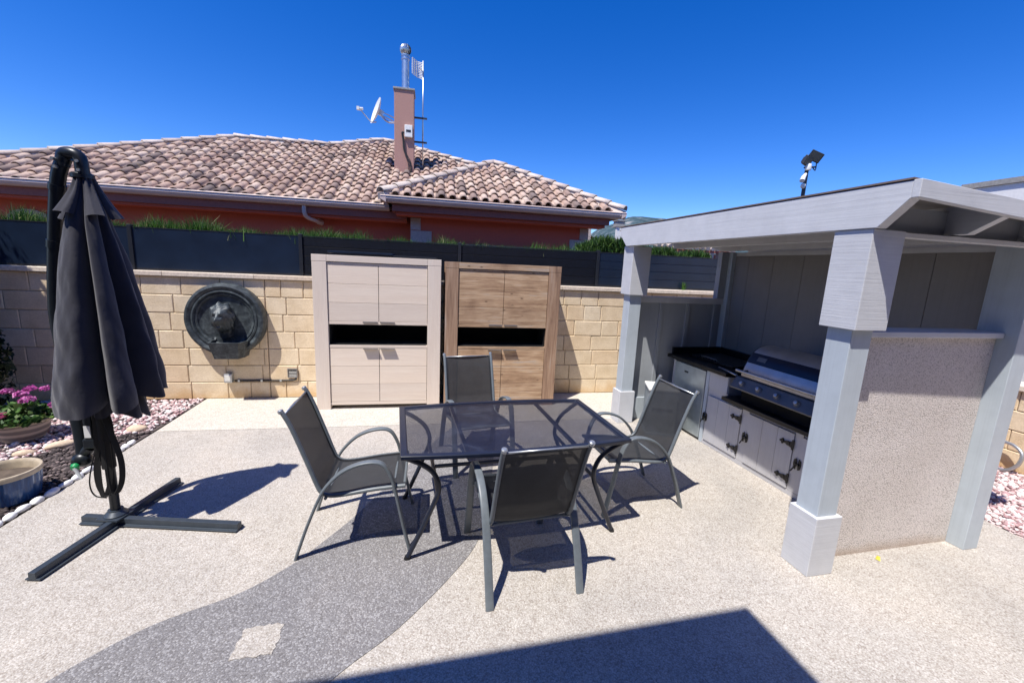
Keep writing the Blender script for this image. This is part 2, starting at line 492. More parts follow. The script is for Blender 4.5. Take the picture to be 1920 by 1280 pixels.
M['pot_rim'] = m_plain('glazed_cream', (.50, .42, .31, 1), .4, 0, .15, 25, .05)
t = NT('blue_glaze'); v = t.coord(scale=(40, 40, 6))
n = t.noise(v, 1, 4, .7); c = t.ramp(n, [(.3, (.010, .035, .12, 1)), (.55, (.025, .085, .24, 1)), (.75, (.20, .28, .36, 1))])
t.base(c).set(.2, 0, .5); M['pot_blue'] = t.mat
M['geranium'] = m_leaf('geranium_leaf', [(0, (.025, .07, .015)), (.6, (.06, .14, .03)), (1, (.13, .20, .05))], .5, .15)
M['bloom'] = m_leaf('magenta_petal', [(0, (.40, .05, .27)), (.6, (.58, .13, .42)), (1, (.74, .34, .58))], .6, .25)
M['bloom_red'] = m_leaf('rose_petal', [(0, (.38, .04, .12)), (1, (.66, .22, .35))], .6, .25)
M['grass'] = m_leaf('grass_blade', [(0, (.016, .06, .008)), (.5, (.045, .14, .016)), (.87, (.11, .23, .035)), (1, (.42, .38, .20))], .6, .25)
M['hedge'] = m_leaf('hedge_leaf', [(0, (.008, .030, .005)), (.5, (.028, .085, .012)), (1, (.085, .165, .025))], .6, .2)
M['tree'] = m_leaf('evergreen_leaf', [(0, (.004, .012, .004)), (.6, (.010, .026, .007)), (1, (.022, .045, .012))], .6, .1)
M['bark'] = m_plain('bark', (.08, .055, .04, 1), .9, 0, .3, 20, .5)
M['render_white'] = m_plain('white_render', (.78, .77, .74, 1), .85, 0, .05, 30, .15)
M['house_wall'] = m_plain('ochre_render', (.30, .22, .16, 1), .9, 0, .08, 20, .2)
M['green'] = m_plain('green_plastic', (.02, .32, .10, 1), .3, 0, .1, 10, 0)
M['clear'] = m_plain('frosted_plastic', (.55, .58, .58, 1), .25, 0, .1, 10, 0)
M['label'] = m_plain('paper_label', (.7, .7, .7, 1), .6, 0, .05, 10, 0)
M['tubegrey'] = m_metal('tube_grey', (.42, .44, .46, 1), .35, .7)
M['leaf_yellow'] = m_plain('yellow_leaf', (.55, .48, .06, 1), .6)
M['glass'] = m_plain('lamp_glass', (.07, .08, .08, 1), .35, 0, .1, 10, 0)

# ------------------------------------------------------------------ camera, sun, sky
cam = bpy.data.cameras.new('camera'); co = bpy.data.objects.new('camera', cam); COL.objects.link(co)
R0 = Vector((0.980577, -0.190956, 0.044767)); R1 = Vector((0.009318, -0.182633, -0.983137)); R2 = Vector((0.195912, 0.964459, -0.177307))
mw = Matrix.Identity(4)
for i in range(3):
    mw[i][0] = R0[i]; mw[i][1] = -R1[i]; mw[i][2] = -R2[i]
mw.translation = (0, 0, 1.87)
co.matrix_world = mw
cam.sensor_fit = 'HORIZONTAL'; cam.sensor_width = 36; cam.lens = 785.04 / 1920 * 36
cam.clip_start = .05; cam.clip_end = 6000
scene.camera = co

SUN = Vector((-.36, -.315, 1)).normalized()
sun = bpy.data.lights.new('sun', 'SUN'); sun.energy = 4.2; sun.angle = rad(.53); sun.color = (1, .955, .89)
so = bpy.data.objects.new('sun', sun); COL.objects.link(so)
so.rotation_euler = SUN.to_track_quat('Z', 'Y').to_euler()
W = bpy.data.worlds.new('World'); scene.world = W; W.use_nodes = True
wn = W.node_tree
sky = wn.nodes.new('ShaderNodeTexSky'); sky.sky_type = 'NISHITA'; sky.sun_disc = False
sky.sun_elevation = math.asin(SUN.z); sky.sun_rotation = math.atan2(SUN.x, SUN.y)
sky.altitude = 700; sky.air_density = .8; sky.dust_density = .12; sky.ozone_density = 3.0
hs = wn.nodes.new('ShaderNodeHueSaturation'); hs.inputs['Saturation'].default_value = 1.385; hs.inputs['Hue'].default_value = .517
wn.links.new(sky.outputs[0], hs.inputs['Color'])
bg = wn.nodes['Background']; bg.inputs['Strength'].default_value = .135
wn.links.new(hs.outputs[0], bg.inputs['Color'])
scene.view_settings.view_transform = 'Standard'; scene.view_settings.look = 'None'
scene.view_settings.exposure = .64; scene.view_settings.gamma = 1
scene.cycles.use_denoising = True
scene.cycles.max_bounces = 8; scene.cycles.diffuse_bounces = 2; scene.cycles.transparent_max_bounces = 24
scene.cycles.sample_clamp_indirect = 6

# ------------------------------------------------------------------ ground
o = MB().box(-3000, 3000, -1500, 4000, -.6, -.05).build('ground', M['soil']); tag(o, kind='structure')
def sheet(name, poly, z, mat, kind='structure', th=.05):
    mb = MB(); mb.prism([(x, y, z - th) for x, y in poly], (0, 0, th))
    return tag(mb.build(name, mat), kind=kind)
sheet('patio', [(-2.79, -8), (4.47, -8), (4.47, 3.6), (4.44, 5.853), (-2.81, 5.853), (-2.79, 4.8)], 0, M['patio'], th=.12)
sheet('paved_strip', [(-2.78, 4.76), (-1.0, 4.745), (2.2, 4.76), (4.3, 4.77), (4.3, 5.853), (-2.8, 5.853)], .004, M['apron'], th=.003)
PL = [(-1.78, 1.60), (-1.617, 1.869), (-1.366, 2.122), (-1.021, 2.295), (-.805, 2.502), (-.715, 2.635), (-.507, 2.993), (-.279, 3.521), (-.058, 3.977), (.172, 4.45), (.36, 4.72)]
PR = [(-.60, 1.50), (-.378, 1.728), (-.131, 1.939), (.163, 2.285), (.343, 2.567), (.472, 2.973), (.60, 3.6), (.72, 4.2), (.80, 4.72)]
pl = [(p.x, p.y) for p in smooth_path([(x, y, 0) for x, y in PL], 5)]
pr_ = [(p.x, p.y) for p in smooth_path([(x, y, 0) for x, y in PR], 6)]
lo = [(-2.6, .6), (-3.0, 0), (-2.4, -1), (-1.3, .6)]
sheet('path', [(-2.25, .9)] + pl + pr_[::-1] + [(-1.15, .9)], .004, M['path'], th=.003)
pp = []
base = [(-.893, 2.042), (-.80, 2.046), (-.722, 2.045), (-.708, 1.96), (-.716, 1.869), (-.80, 1.866), (-.905, 1.862), (-.897, 1.95)]
for i in range(len(base)):
    a = base[i]; b = base[(i + 1) % len(base)]
    for k in range(5):
        t_ = k / 5
        pp.append((a[0] + (b[0] - a[0]) * t_ + random.uniform(-.008, .008), a[1] + (b[1] - a[1]) * t_ + random.uniform(-.008, .008)))
sheet('bare_patch', pp, .0075, M['patio'], th=.003)

# icosahedron for crushed stone
ph = (1 + 5 ** .5) / 2
ICO = np.array([(-1, ph, 0), (1, ph, 0), (-1, -ph, 0), (1, -ph, 0), (0, -1, ph), (0, 1, ph), (0, -1, -ph), (0, 1, -ph), (ph, 0, -1), (ph, 0, 1), (-ph, 0, -1), (-ph, 0, 1)]) / 1.902
ICF = np.array([(0, 11, 5), (0, 5, 1), (0, 1, 7), (0, 7, 10), (0, 10, 11), (1, 5, 9), (5, 11, 4), (11, 10, 2), (10, 7, 6), (7, 1, 8), (3, 9, 4), (3, 4, 2), (3, 2, 6), (3, 6, 8), (3, 8, 9), (4, 9, 5), (2, 4, 11), (6, 2, 10), (8, 6, 7), (9, 8, 1)])
def inside(poly, x, y):
    c = np.zeros(len(x), bool); n = len(poly)
    for i in range(n):
        x1, y1 = poly[i]; x2, y2 = poly[(i + 1) % n]
        k = ((y1 > y) != (y2 > y)) & (x < (x2 - x1) * (y - y1) / (y2 - y1 + 1e-12) + x1)
        c ^= k
    return c
def gravel(name, poly, n, size, mat, z=0.0, bed=None):
    P = np.array(poly); lo_, hi = P.min(0), P.max(0)
    x = rng.uniform(lo_[0], hi[0], n * 3); y = rng.uniform(lo_[1], hi[1], n * 3)
    k = inside(poly, x, y); x = x[k][:n]; y = y[k][:n]; n = len(x)
    sc = size * rng.lognormal(0, .28, n)
    v = ICO[None] * (1 + rng.uniform(-.28, .28, (n, 12, 1)))
    v = v * np.stack([sc * rng.uniform(.8, 1.35, n), sc, sc * rng.uniform(.45, .8, n)], -1)[:, None, :]
    a = rng.uniform(0, 2 * PI, n); ca, sa = np.cos(a), np.sin(a); tl = rng.normal(0, .35, n)
    vy = v[..., 1] * np.cos(tl)[:, None] - v[..., 2] * np.sin(tl)[:, None]; vz = v[..., 1] * np.sin(tl)[:, None] + v[..., 2] * np.cos(tl)[:, None]
    vx = v[..., 0]
    X = vx * ca[:, None] - vy * sa[:, None] + x[:, None]; Y = vx * sa[:, None] + vy * ca[:, None] + y[:, None]
    Z = vz + z + rng.uniform(-.2, .75, n)[:, None] * size
    f = (ICF[None] + (np.arange(n) * 12)[:, None, None]).reshape(-1, 3)
    o = np_mesh(name, np.stack([X, Y, Z], -1).reshape(-1, 3), f, mat)
    return tag(o, kind='stuff')
bound = [(-4.9, 3.25), (-3.615, 4.137), (-3.477, 4.257), (-3.344, 4.471), (-3.18, 4.619), (-2.831, 4.79)]
pinkL = bound + [(-2.835, 5.84), (-5.6, 5.84), (-5.6, 3.25)]
lavaP = [(-2.86, 2.3)] + [(-2.86, 4.78)] + bound[::-1][1:] + [(-4.9, 2.3)]
sheet('gravel_bed_base', [(-7, -6), (-2.83, -6), (-2.83, 5.853), (-7, 5.853)], -.012, M['lava'], th=.03)
sheet('gravel_bed_base', [(4.50, -6), (5.98, -6), (5.98, 5.853), (4.50, 5.853)], -.012, M['pink'], th=.03)
gravel('pink_gravel', pinkL, 6800, .0165, M['pink'], -.004)
gravel('dark_gravel', lavaP, 6200, .0155, M['lava'], -.004)
gravel('pink_gravel', [(4.49, 1.2), (5.97, 1.2), (5.97, 5.8), (4.49, 5.8)], 9000, .016, M['pink'], -.004)

# white painted edging stones, one by one
def pebble(name, c, size, mat, seed, rz=0, sub=2):
    import bmesh
    bm = bmesh.new(); bmesh.ops.create_icosphere(bm, subdivisions=sub, radius=1)
    r_ = random.Random(seed); d = [(Vector((r_.gauss(0, 1), r_.gauss(0, 1), r_.gauss(0, 1))).normalized(), r_.uniform(.62, .95)) for _ in range(9)]
    for vv in bm.verts:
        for n_, k in d:
            q = vv.co.dot(n_)
            if q > k: vv.co -= n_ * (q - k) * .85
        vv.co = Vector((vv.co.x * size[0], vv.co.y * size[1], vv.co.z * size[2]))
    me = bpy.data.meshes.new(name); bm.to_mesh(me); bm.free(); me.materials.append(mat)
    me.polygons.foreach_set('use_smooth', [True] * len(me.polygons))
    o = bpy.data.objects.new(name, me); COL.objects.link(o); o.location = c; o.rotation_euler = (0, 0, rz)
    return o
yy = 2.42; k = 0
while yy < 4.42:
    L = random.uniform(.075, .135)
    if not (4.0 < yy + L / 2 < 4.18):
        xx = -2.815 + random.uniform(-.012, .012)
        o = pebble('edging_stone', (xx, yy + L / 2, .012), (.030, L * .54, .028), M['whitestone'], 50 + k, random.uniform(-.1, .1))
        tag(o, 'small white painted stone in the edging row between dark gravel and paving', 'edging stone', 'white edging stones along the gravel bed')
    yy += L; k += 1
for c, sz, rz, lab in (((-3.385, 4.44, .02), (.115, .055, .045), .7, 'long flat sandstone rock on the gravel border behind the parasol crank'),
                       ((-3.56, 4.30, .015), (.085, .05, .035), .5, 'low sandstone rock on the gravel border just behind the blue pot'),
                       ((-2.985, 4.80, .02), (.10, .06, .045), .3, 'sandstone rock at the gravel border nearest the wall fountain')):
    tag(pebble('sandstone_rock', c, sz, M['sandstone'], int(sz[0] * 1000), rz), lab, 'rock', 'sandstone rocks on the gravel border')
mb = MB(); mb.add([(0, 0, .004), (.028, .012, .016), (.05, .004, .008), (.02, -.014, .006)], [(0, 1, 2, 3)]); mb.add([(0, 0, .004), (.018, -.02, .012), (.006, -.03, .004)], [(0, 1, 2)])
tag(mb.build('fallen_leaf', M['leaf_yellow'], loc=(3.03, 2.03, 0)), 'small yellow leaf fallen on the paving at the foot of the pebble wall', 'leaf')

# ------------------------------------------------------------------ back wall, coping, fence
YW = 5.853
def chamfer_block(mb, x0, x1, z0, z1, y0, y1, c=.010):
    """front at y0; bevelled front edges"""
    mb.add([(x0, y0 + c, z0), (x1, y0 + c, z0), (x1, y0 + c, z1), (x0, y0 + c, z1),
            (x0 + c, y0, z0 + c), (x1 - c, y0, z0 + c), (x1 - c, y0, z1 - c), (x0 + c, y0, z1 - c),
            (x0, y1, z0), (x1, y1, z0), (x1, y1, z1), (x0, y1, z1)],
           [(4, 5, 6, 7), (0, 1, 5, 4), (1, 2, 6, 5), (2, 3, 7, 6), (3, 0, 4, 7), (0, 8, 9, 1), (1, 9, 10, 2), (2, 10, 11, 3), (3, 11, 8, 0), (9, 8, 11, 10)])
wall = thing('block_wall', 'sand coloured split-face block wall running behind the cabinets, with pale coping', 'wall', (0, YW, 0))
mb = MB()
RH = .223; BLn = .43; JX = -2.047
for r in range(7):
    x = -7.2 + (BLn / 2 if r % 2 else 0) + [0, .03, -.05, .02, -.06, .04, 0][r]
    while x < 6.0:
        L = BLn * random.choice([1, 1, 1, 1.0, .98, .62])
        segs = [(x, x + L)]
        if x < JX < x + L: segs = [(x, JX - .003), (JX + .003, x + L)]
        for a, b in segs:
            if b - a < .03: continue
            d = random.uniform(-.002, .003)
            chamfer_block(mb, a + .003, b - .003, r * RH + .003, (r + 1) * RH - .003, d, .12, .008)
        x += L
mb.build('blocks', M['block'], wall)
MB().box(-7.2, 5.98, .011, .2, -.1, 7 * RH).build('mortar_core', M['mortar'], wall)
mb = MB(); x = -7.2 + .15
xs = [-7.2]
while xs[-1] < 6.0: xs.append(xs[-1] + 1.01)
for a, b in zip(xs, xs[1:]):
    mb.box(a + .002, min(b, 6.2) - .002, -.034, .26, 1.562, 1.618)
mb.build('coping', M['coping'], wall, bevel=.006)

fence = thing('panel_fence', 'dark slate panel fence with posts standing on the back wall coping', 'fence', (0, 5.965, 1.618))
posts = [-5.4, -3.52, -1.625, .413, 2.45, 4.53, 6.6]
for i, x in enumerate(posts):
    MB().box(x - .022, x + .022, -.03, .03, -.01, .535).build('post', M['fence_post'], fence, bevel=.004)
for i in range(len(posts) - 1):
    a, b = posts[i] + .024, posts[i + 1] - .024
    smooth_p = i < 2
    comp = (i >= 2)
    zt = .5
    if not comp:
        MB().box(a, b, -.012, .012, .025, zt).build('panel', M['fence'], fence)
    else:
        mb = MB(); nb = 4
        for k in range(nb):
            z0 = .025 + (zt - .025) * k / nb; z1 = .025 + (zt - .025) * (k + 1) / nb
            mb.box(a, b, -.012, .012, z0 + .002, z1 - .002); 
        p = mb.build('panel', M['fence'] if i >= 4 else M['fence_dark'], fence, bevel=.003)
    MB().box(a, b, -.016, .016, .0, .024).build('bottom_rail', M['fence_post'], fence)
    MB().box(a, b, -.015, .015, zt + .001, zt + .013).build('top_rail', M['fence_post'], fence)

# side wall on the right with its gravel strip
sw = thing('side_wall', 'low sand coloured block wall on the right beyond the pebble-dashed half wall', 'wall', (5.98, 0, 0), -PI / 2)
mb = MB()
for r in range(4):
    x = -5.85 + (.215 if r % 2 else 0)
    while x < 4:
        chamfer_block(mb, x + .003, x + .427, r * .21 + .003, r * .21 + .207, 0, .1, .008); x += .43
mb.build('blocks', M['block'], sw)
MB().box(-5.84, 4.4, .011, .2, -.1, .84).build('mortar_core', M['mortar'], sw)
mb = MB()
for k in range(10): mb.box(-5.84 + k * 1.0 + .002, -5.84 + (k + 1) * 1.0 - .002, -.035, .24, .842, .90)
mb.build('coping', M['coping'], sw, bevel=.006)

# ------------------------------------------------------------------ foliage helpers
def blades(name, xs, ys, zs, hs, wd, mat, lean=.35, parent=None):
    n = len(xs); a = rng.uniform(0, 2 * PI, n); dx, dy = np.cos(a), np.sin(a)
    l = rng.normal(0, lean, n); la = rng.uniform(0, 2 * PI, n); lx, ly = np.cos(la) * l * hs, np.sin(la) * l * hs
    w = wd * rng.uniform(.6, 1.3, n)
    v = np.zeros((n, 5, 3))
    v[:, 0] = np.stack([xs - dx * w, ys - dy * w, zs], -1); v[:, 1] = np.stack([xs + dx * w, ys + dy * w, zs], -1)
    v[:, 2] = np.stack([xs + lx * .35 + dx * w * .7, ys + ly * .35 + dy * w * .7, zs + hs * .6], -1)
    v[:, 3] = np.stack([xs + lx * .35 - dx * w * .7, ys + ly * .35 - dy * w * .7, zs + hs * .6], -1)
    v[:, 4] = np.stack([xs + lx, ys + ly, zs + hs], -1)
    b = (np.arange(n) * 5)[:, None]
    f = np.concatenate([b + np.array([0, 1, 2]), b + np.array([0, 2, 3]), b + np.array([3, 2, 4])], 0)
    return np_mesh(name, v.reshape(-1, 3), f, mat, parent)
def leaf_cloud(name, C_, Nrm, size, mat, parent=None, asp=.55):
    n = len(C_)
    a = rng.normal(0, 1, (n, 3)); 
    if Nrm is not None: a = a * .8 + Nrm
    a /= np.linalg.norm(a, axis=1)[:, None]
    t_ = np.cross(a, rng.normal(0, 1, (n, 3))); t_ /= np.linalg.norm(t_, axis=1)[:, None]
    b = np.cross(a, t_); s_ = (size * rng.lognormal(0, .3, n))[:, None]
    v = np.stack([C_ - t_ * s_, C_ + b * s_ * asp + a * s_ * .15, C_ + t_ * s_, C_ - b * s_ * asp + a * s_ * .15], 1)
    f = np.arange(n * 4).reshape(n, 4)
    return np_mesh(name, v.reshape(-1, 3), f, mat, parent)

# wild grass growing along the back of the fence
seg = []
for _ in range(520):
    cx = rng.uniform(-6.6, 2.35)
    f_ = max(0, .5 + .55 * math.sin(cx * 3.3 + 1) * math.sin(cx * 7.1) + .25 * math.sin(cx * 13))
    lim = .30 if cx < -2.5 else (.27 if cx < -.8 else .20)
    p_keep = .95 if cx < -.9 else .55
    if rng.uniform() > p_keep: continue
    h = rng.uniform(.35, 1) * lim * (.25 + .55 * f_)
    nb = int(rng.integers(34, 70) * (1 if cx < -.9 else .75))
    seg.append((cx, rng.uniform(6.02, 6.30), h, nb))
X, Yv, Z, H_ = [], [], [], []
for cx, cy, h, nb in seg:
    X.append(cx + rng.normal(0, .05, nb)); Yv.append(cy + rng.normal(0, .03, nb)); Z.append(np.full(nb, 2.02)); H_.append((.1 + h) * rng.uniform(.45, 1.05, nb))
o = blades('wild_grass', *[np.concatenate(q) for q in (X, Yv, Z, H_)], .0035, M['grass'], .42); tag(o, kind='stuff')
tag(MB().box(-7.2, 6.0, 6.0, 6.5, -.05, 2.06).build('raised_bank', M['soil']), kind='structure')

# clipped green hedge on the right, seen over the fence and through the pergola window
hd = thing('hedge', 'dense bright green hedge behind the fence to the right of the neighbour house', 'hedge', (3.8, 6.75, 0))
n = 15000
xx = rng.uniform(-1.35, .95, n); y2 = rng.uniform(-.25, .3, n); top = 2.36 - .05 * np.sin(xx * 3) + .04 * np.sin(xx * 11) - np.where(xx > -.55, .09, 0)
z2 = top - np.abs(rng.normal(0, .16, n)) + .03
o = blades('foliage', xx, y2, z2 - .08, rng.uniform(.05, .12, n), .007, M['hedge'], .6, hd)
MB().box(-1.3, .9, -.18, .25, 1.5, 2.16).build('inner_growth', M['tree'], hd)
hw = thing('weed', 'small green weed sprouting from the coping at the foot of the fence', 'weed', (3.872, 5.90, 1.618))
a = rng.uniform(0, 2 * PI, 44); q = rng.uniform(.1, 1, 44)
blades('foliage', np.cos(a) * .025 * q, np.sin(a) * .02 * q, np.zeros(44), rng.uniform(.05, .16, 44), .006, M['grass'], .38, hw)

# ------------------------------------------------------------------ neighbour's house
house = thing('neighbour_house', 'terracotta rendered house with clay barrel-tile hipped roofs beyond the fence', 'house', (0, 9.0, 0))
HY = 9.0
PT = math.tan(rad(27.1))
def barrel_tiles(origin_y, z0, poly, pitch_w, row, x_off, parent, name, ang=0, origin=(0, 0)):
    """tiles on a slope rising towards +y from the eave line y=origin_y (house-local mesh built in world, shifted)"""
    c_, s_ = math.cos(math.atan(PT)), math.sin(math.atan(PT))
    P = np.array(poly)
    r = pitch_w * .335
    prof = []
    for i in range(9):
        a = PI * (1 - i / 8); prof.append((r * math.cos(a), r * math.sin(a) * .82))
    w = pitch_w / 2
    prof = [(-w, .004), (-w * .86, -.004)] + prof + [(w * .86, -.004), (w, .004)]
    prof = np.array(prof); m = len(prof)
    vs = []; fs = []; nrow = int((P[:, 1].max() - origin_y) / (row * c_)) + 2
    x = P[:, 0].min() + x_off
    cols = int((P[:, 0].max() - P[:, 0].min()) / pitch_w) + 2
    cnt = 0
    for i in range(cols):
        cx = x + i * pitch_w
        for j in range(nrow):
            d0 = j * row; ym = origin_y + (d0 + row * .5) * c_
            if not inside(poly, np.array([cx]), np.array([ym]))[0]: continue
            jx = random.uniform(-.006, .006); jt = random.uniform(-.006, .006); ju = random.uniform(-.012, .012)
            for e, (d, lift) in enumerate(((d0 - .03 + ju, .046 + jt), (d0 + row + .045, .004))):
                tp = 1 - .10 * e
                for px, pz in prof:
                    up = pz * (1.0 if pz > 0 else 1) + lift
                    yy_ = origin_y + d * c_ - up * s_; zz = z0 + d * s_ + up * c_
                    vs.append((cx + jx + px * tp if abs(px) < w * .95 else cx + px, yy_ - HY, zz))
            b = cnt * 2 * m
            for q in range(m - 1): fs.append((b + q, b + q + 1, b + m + q + 1, b + m + q))
            cnt += 1
    o = np_mesh(name, vs, fs, M['tile'], parent, True)
    sol = o.modifiers.new('thick', 'SOLIDIFY'); sol.thickness = .018; sol.offset = -1
    return o
ME, MZ = 8.93, 2.905           # main eave line
WE, WZ = 8.50, 3.07           # wing eave line
mainP = [(-8.95, 8.95), (-4.8, 12.42), (-2.57, 12.50), (-1.31, 13.48), (.90, 12.10), (1.75, 11.55), (2.2, 8.95), (1.9, 8.90), (-8.95, 8.90)]
wingP = [(-.90, 8.47), (1.55, 10.95), (4.0, 8.47), (4.0, 8.46), (-.90, 8.46)]
barrel_tiles(ME, MZ, mainP, .232, .345, .05, house, 'roof_tiles')
barrel_tiles(WE, WZ, wingP, .212, .335, .06, house, 'roof_tiles')
def zmain(y): return MZ + (y - ME) * PT
def zwing(y): return WZ + (y - WE) * PT
# decks below the tiles, with the far slopes, so the roofs are closed from every side
mb = MB()
def mp(x, y, dz=-.01): return (x, y - HY, zmain(y) + dz)
mb.sheet([mp(-8.95, 8.90), mp(2.2, 8.90), mp(1.75, 11.55), mp(.9, 12.1), mp(-1.31, 13.48), mp(-2.57, 12.5), mp(-4.8, 12.42)])
back = 20.0
mb.sheet([mp(-1.31, 13.48), mp(.9, 12.1), mp(1.75, 11.55), (6.2, back - 5 - HY, MZ), (3, back - HY, MZ)])
mb.sheet([mp(-2.57, 12.5), mp(-1.31, 13.48), (3, back - HY, MZ), (-4, back - HY, MZ)])
mb.sheet([mp(-4.8, 12.42), mp(-2.57, 12.5), (-4, back - HY, MZ), (-8.95, 18 - HY, MZ)])
mb.sheet([mp(-8.95, 8.90), mp(-4.8, 12.42), (-8.95, 18 - HY, MZ)])
mb.build('roof_deck', M['tile'], house)
mb = MB()
def wp(x, y, dz=-.01): return (x, y - HY, zwing(y) + dz)
ap = wp(1.55, 10.95)
mb.sheet([wp(-.90, 8.47), wp(4.0, 8.47), ap])
mb.sheet([wp(4.0, 8.47), (4.0, 13.4 - HY, WZ), ap])
mb.sheet([(-.90, 13.4 - HY, WZ), wp(-.90, 8.47), ap])
mb.build('roof_deck', M['tile'], house)
# half-round cap tiles along ridges and hips
def caps(p, q, r=.085, L=.36, name='ridge_tiles'):
    p = Vector(p); q = Vector(q); d = (q - p); n = max(1, int(d.length / L)); t = d.normalized()
    side = t.cross(V(0, 0, 1)).normalized(); up = side.cross(t).normalized()
    mb = MB()
    for i in range(n):
        a = p + t * (i * d.length / n - .02); b = p + t * ((i + 1) * d.length / n + .03)
        vs = []; m = 9
        for e, (c, lift, k) in enumerate(((a, .028, 1.1), (b, .008, .93))):
            for j in range(m):
                an = PI * j / (m - 1)
                vs.append(c + side * (math.cos(an) * r * k) + up * (math.sin(an) * r * k * .85 + lift))
        fs = [(j, j + 1, m + j + 1, m + j) for j in range(m - 1)]
        mb.add(vs, fs)
    o = mb.build(name, M['ridge'], house, smooth=True)
    bed = MB(); a_ = p - V(0, 0, .075); b_ = q - V(0, 0, .075); lw = 1.3 * r
    bed.hexa([a_ + side * lw - up * .03, a_ - side * lw - up * .03, b_ - side * lw - up * .03, b_ + side * lw - up * .03, a_ + side * r * .8 + up * .085, a_ - side * r * .8 + up * .085, b_ - side * r * .8 + up * .085, b_ + side * r * .8 + up * .085])
    bed.build('ridge_mortar', M['ridge'], house)
    s_ = o.modifiers.new('thick', 'SOLIDIFY'); s_.thickness = .016; s_.offset = 0
    return o
def mh(x, y, dz=.028): return (x, y - HY, zmain(y) + dz)
def wh(x, y, dz=.025): return (x, y - HY, zwing(y) + dz)
caps(mh(-8.95, 8.95), mh(-4.8, 12.42)); caps(mh(-4.8, 12.42), mh(-2.57, 12.5)); caps(mh(-2.57, 12.5), mh(-1.31, 13.48))
caps(mh(1.75, 11.55), mh(-1.31, 13.48))
caps(wh(-.88, 8.50), wh(1.55, 10.95), .095); caps(wh(3.98, 8.50), wh(1.55, 10.95), .095)
# gutters: a moulded channel profile
def gutter(x0, x1, y, z):
    prof = [(.13, 0), (.0, 0), (-.008, -.018), (.008, -.026), (.004, -.06), (.03, -.10), (.06, -.125), (.13, -.13)]
    mb = MB(); mb.prism([(x0, y - HY + a, z + b) for a, b in prof], (x1 - x0, 0, 0))
    return mb.build('gutter', M['gutter'], house, bevel=.004)
gutter(-9.1, -.78, 8.86, 2.955); gutter(-.90, 4.02, 8.42, 3.062)
mb = MB(); mb.prism([(-.90, 8.42 - HY, 3.062), (-.90, 8.42 - HY, 2.99), (-.80, 8.42 - HY, 2.935), (-.80, 8.42 - HY, 3.062)], (0, 1.0, 0)); mb.build('gutter', M['gutter'], house)
mb = MB(); mb.prism([(4.02, 8.42 - HY, 3.062), (4.02, 8.42 - HY, 2.99), (3.92, 8.42 - HY, 2.935), (3.92, 8.42 - HY, 3.062)], (0, 5.0, 0)); mb.build('gutter', M['gutter'], house)
# boxed eaves below the gutters (front face + lighter soffit strip)
EA = M['maroon']; SO = M['terracotta']
mb = MB(); mb.box(-9.0, -.45, 8.99 - HY, 9.45 - HY, 2.69, 2.83); mb.mi = 1; mb.box(-9.0, -.45, 9.04 - HY, 9.45 - HY, 2.645, 2.688)
mb.build('boxed_eave', [EA, SO], house)
mb = MB(); mb.box(-.70, 3.72, 8.58 - HY, 9.02 - HY, 2.80, 2.93); mb.box(-.70, -.57, 9.02 - HY, 9.4 - HY, 2.80, 2.93); mb.mi = 1; mb.box(-.64, 3.66, 8.66 - HY, 9.02 - HY, 2.745, 2.798)
mb.build('boxed_eave', [EA, SO], house)
# walls
mb = MB(); mb.box(-9.0, -.37, 9.42 - HY, 9.7 - HY, 0, 2.9); mb.box(-9.0, -8.7, 9.7 - HY, 19 - HY, 0, 2.9); mb.build('wall', M['terracotta'], house)
mb = MB(); mb.box(-.36, 3.42, 9.02 - HY, 9.3 - HY, 0, 2.92); mb.box(-.36, -.1, 9.3 - HY, 9.7 - HY, 0, 2.92); mb.box(3.14, 3.42, 9.3 - HY, 19 - HY, 0, 2.92); mb.build('wall', M['terracotta'], house)
for side in (0, 1):
    mb = MB(); z = 2.744; k = 0
    while z > .3:
        L = .20 if k % 2 == 0 else .42
        if side == 0: mb.box(-.375, -.375 + L, 9.005 - HY, 9.1 - HY, z - .245, z - .004); mb.box(-.378, -.36, 9.1 - HY, 9.4 - HY, z - .245, z - .004)
        else: mb.box(3.435 - L, 3.435, 9.005 - HY, 9.1 - HY, z - .245, z - .004); mb.box(3.42, 3.438, 9.1 - HY, 9.5 - HY, z - .245, z - .004)
        z -= .25; k += 1
    mb.build('quoin', M['quoin'], house, bevel=.006)
MB().box(.45, 2.30, 8.99 - HY, 9.05 - HY, 2.10, 2.27).build('window_lintel', M['quoin'], house, bevel=.005)
mb = MB(); A = [(-7.45, 2.2), (-7.45, 2.36), (-7.36, 2.44), (-7.2, 2.49), (-7.02, 2.48), (-6.86, 2.42), (-6.80, 2.34), (-6.80, 2.2)]
mb.prism([(x, 9.40 - HY, z) for x, z in A], (0, .04, 0)); mb.build('arched_window', M['quoin'], house)
dp = MB(); dp.tube(smooth_path([(-2.36, -.02, 2.86), (-2.36, -.02, 2.70), (-2.33, .05, 2.62), (-2.22, .2, 2.58), (-2.16, .36, 2.56)], 4), .038, 12); dp.tube([(-2.20, .34, 2.575), (-2.15, .42, 2.56)], .055, 12)
dp.build('downpipe', M['gutter'], house, smooth='auto')
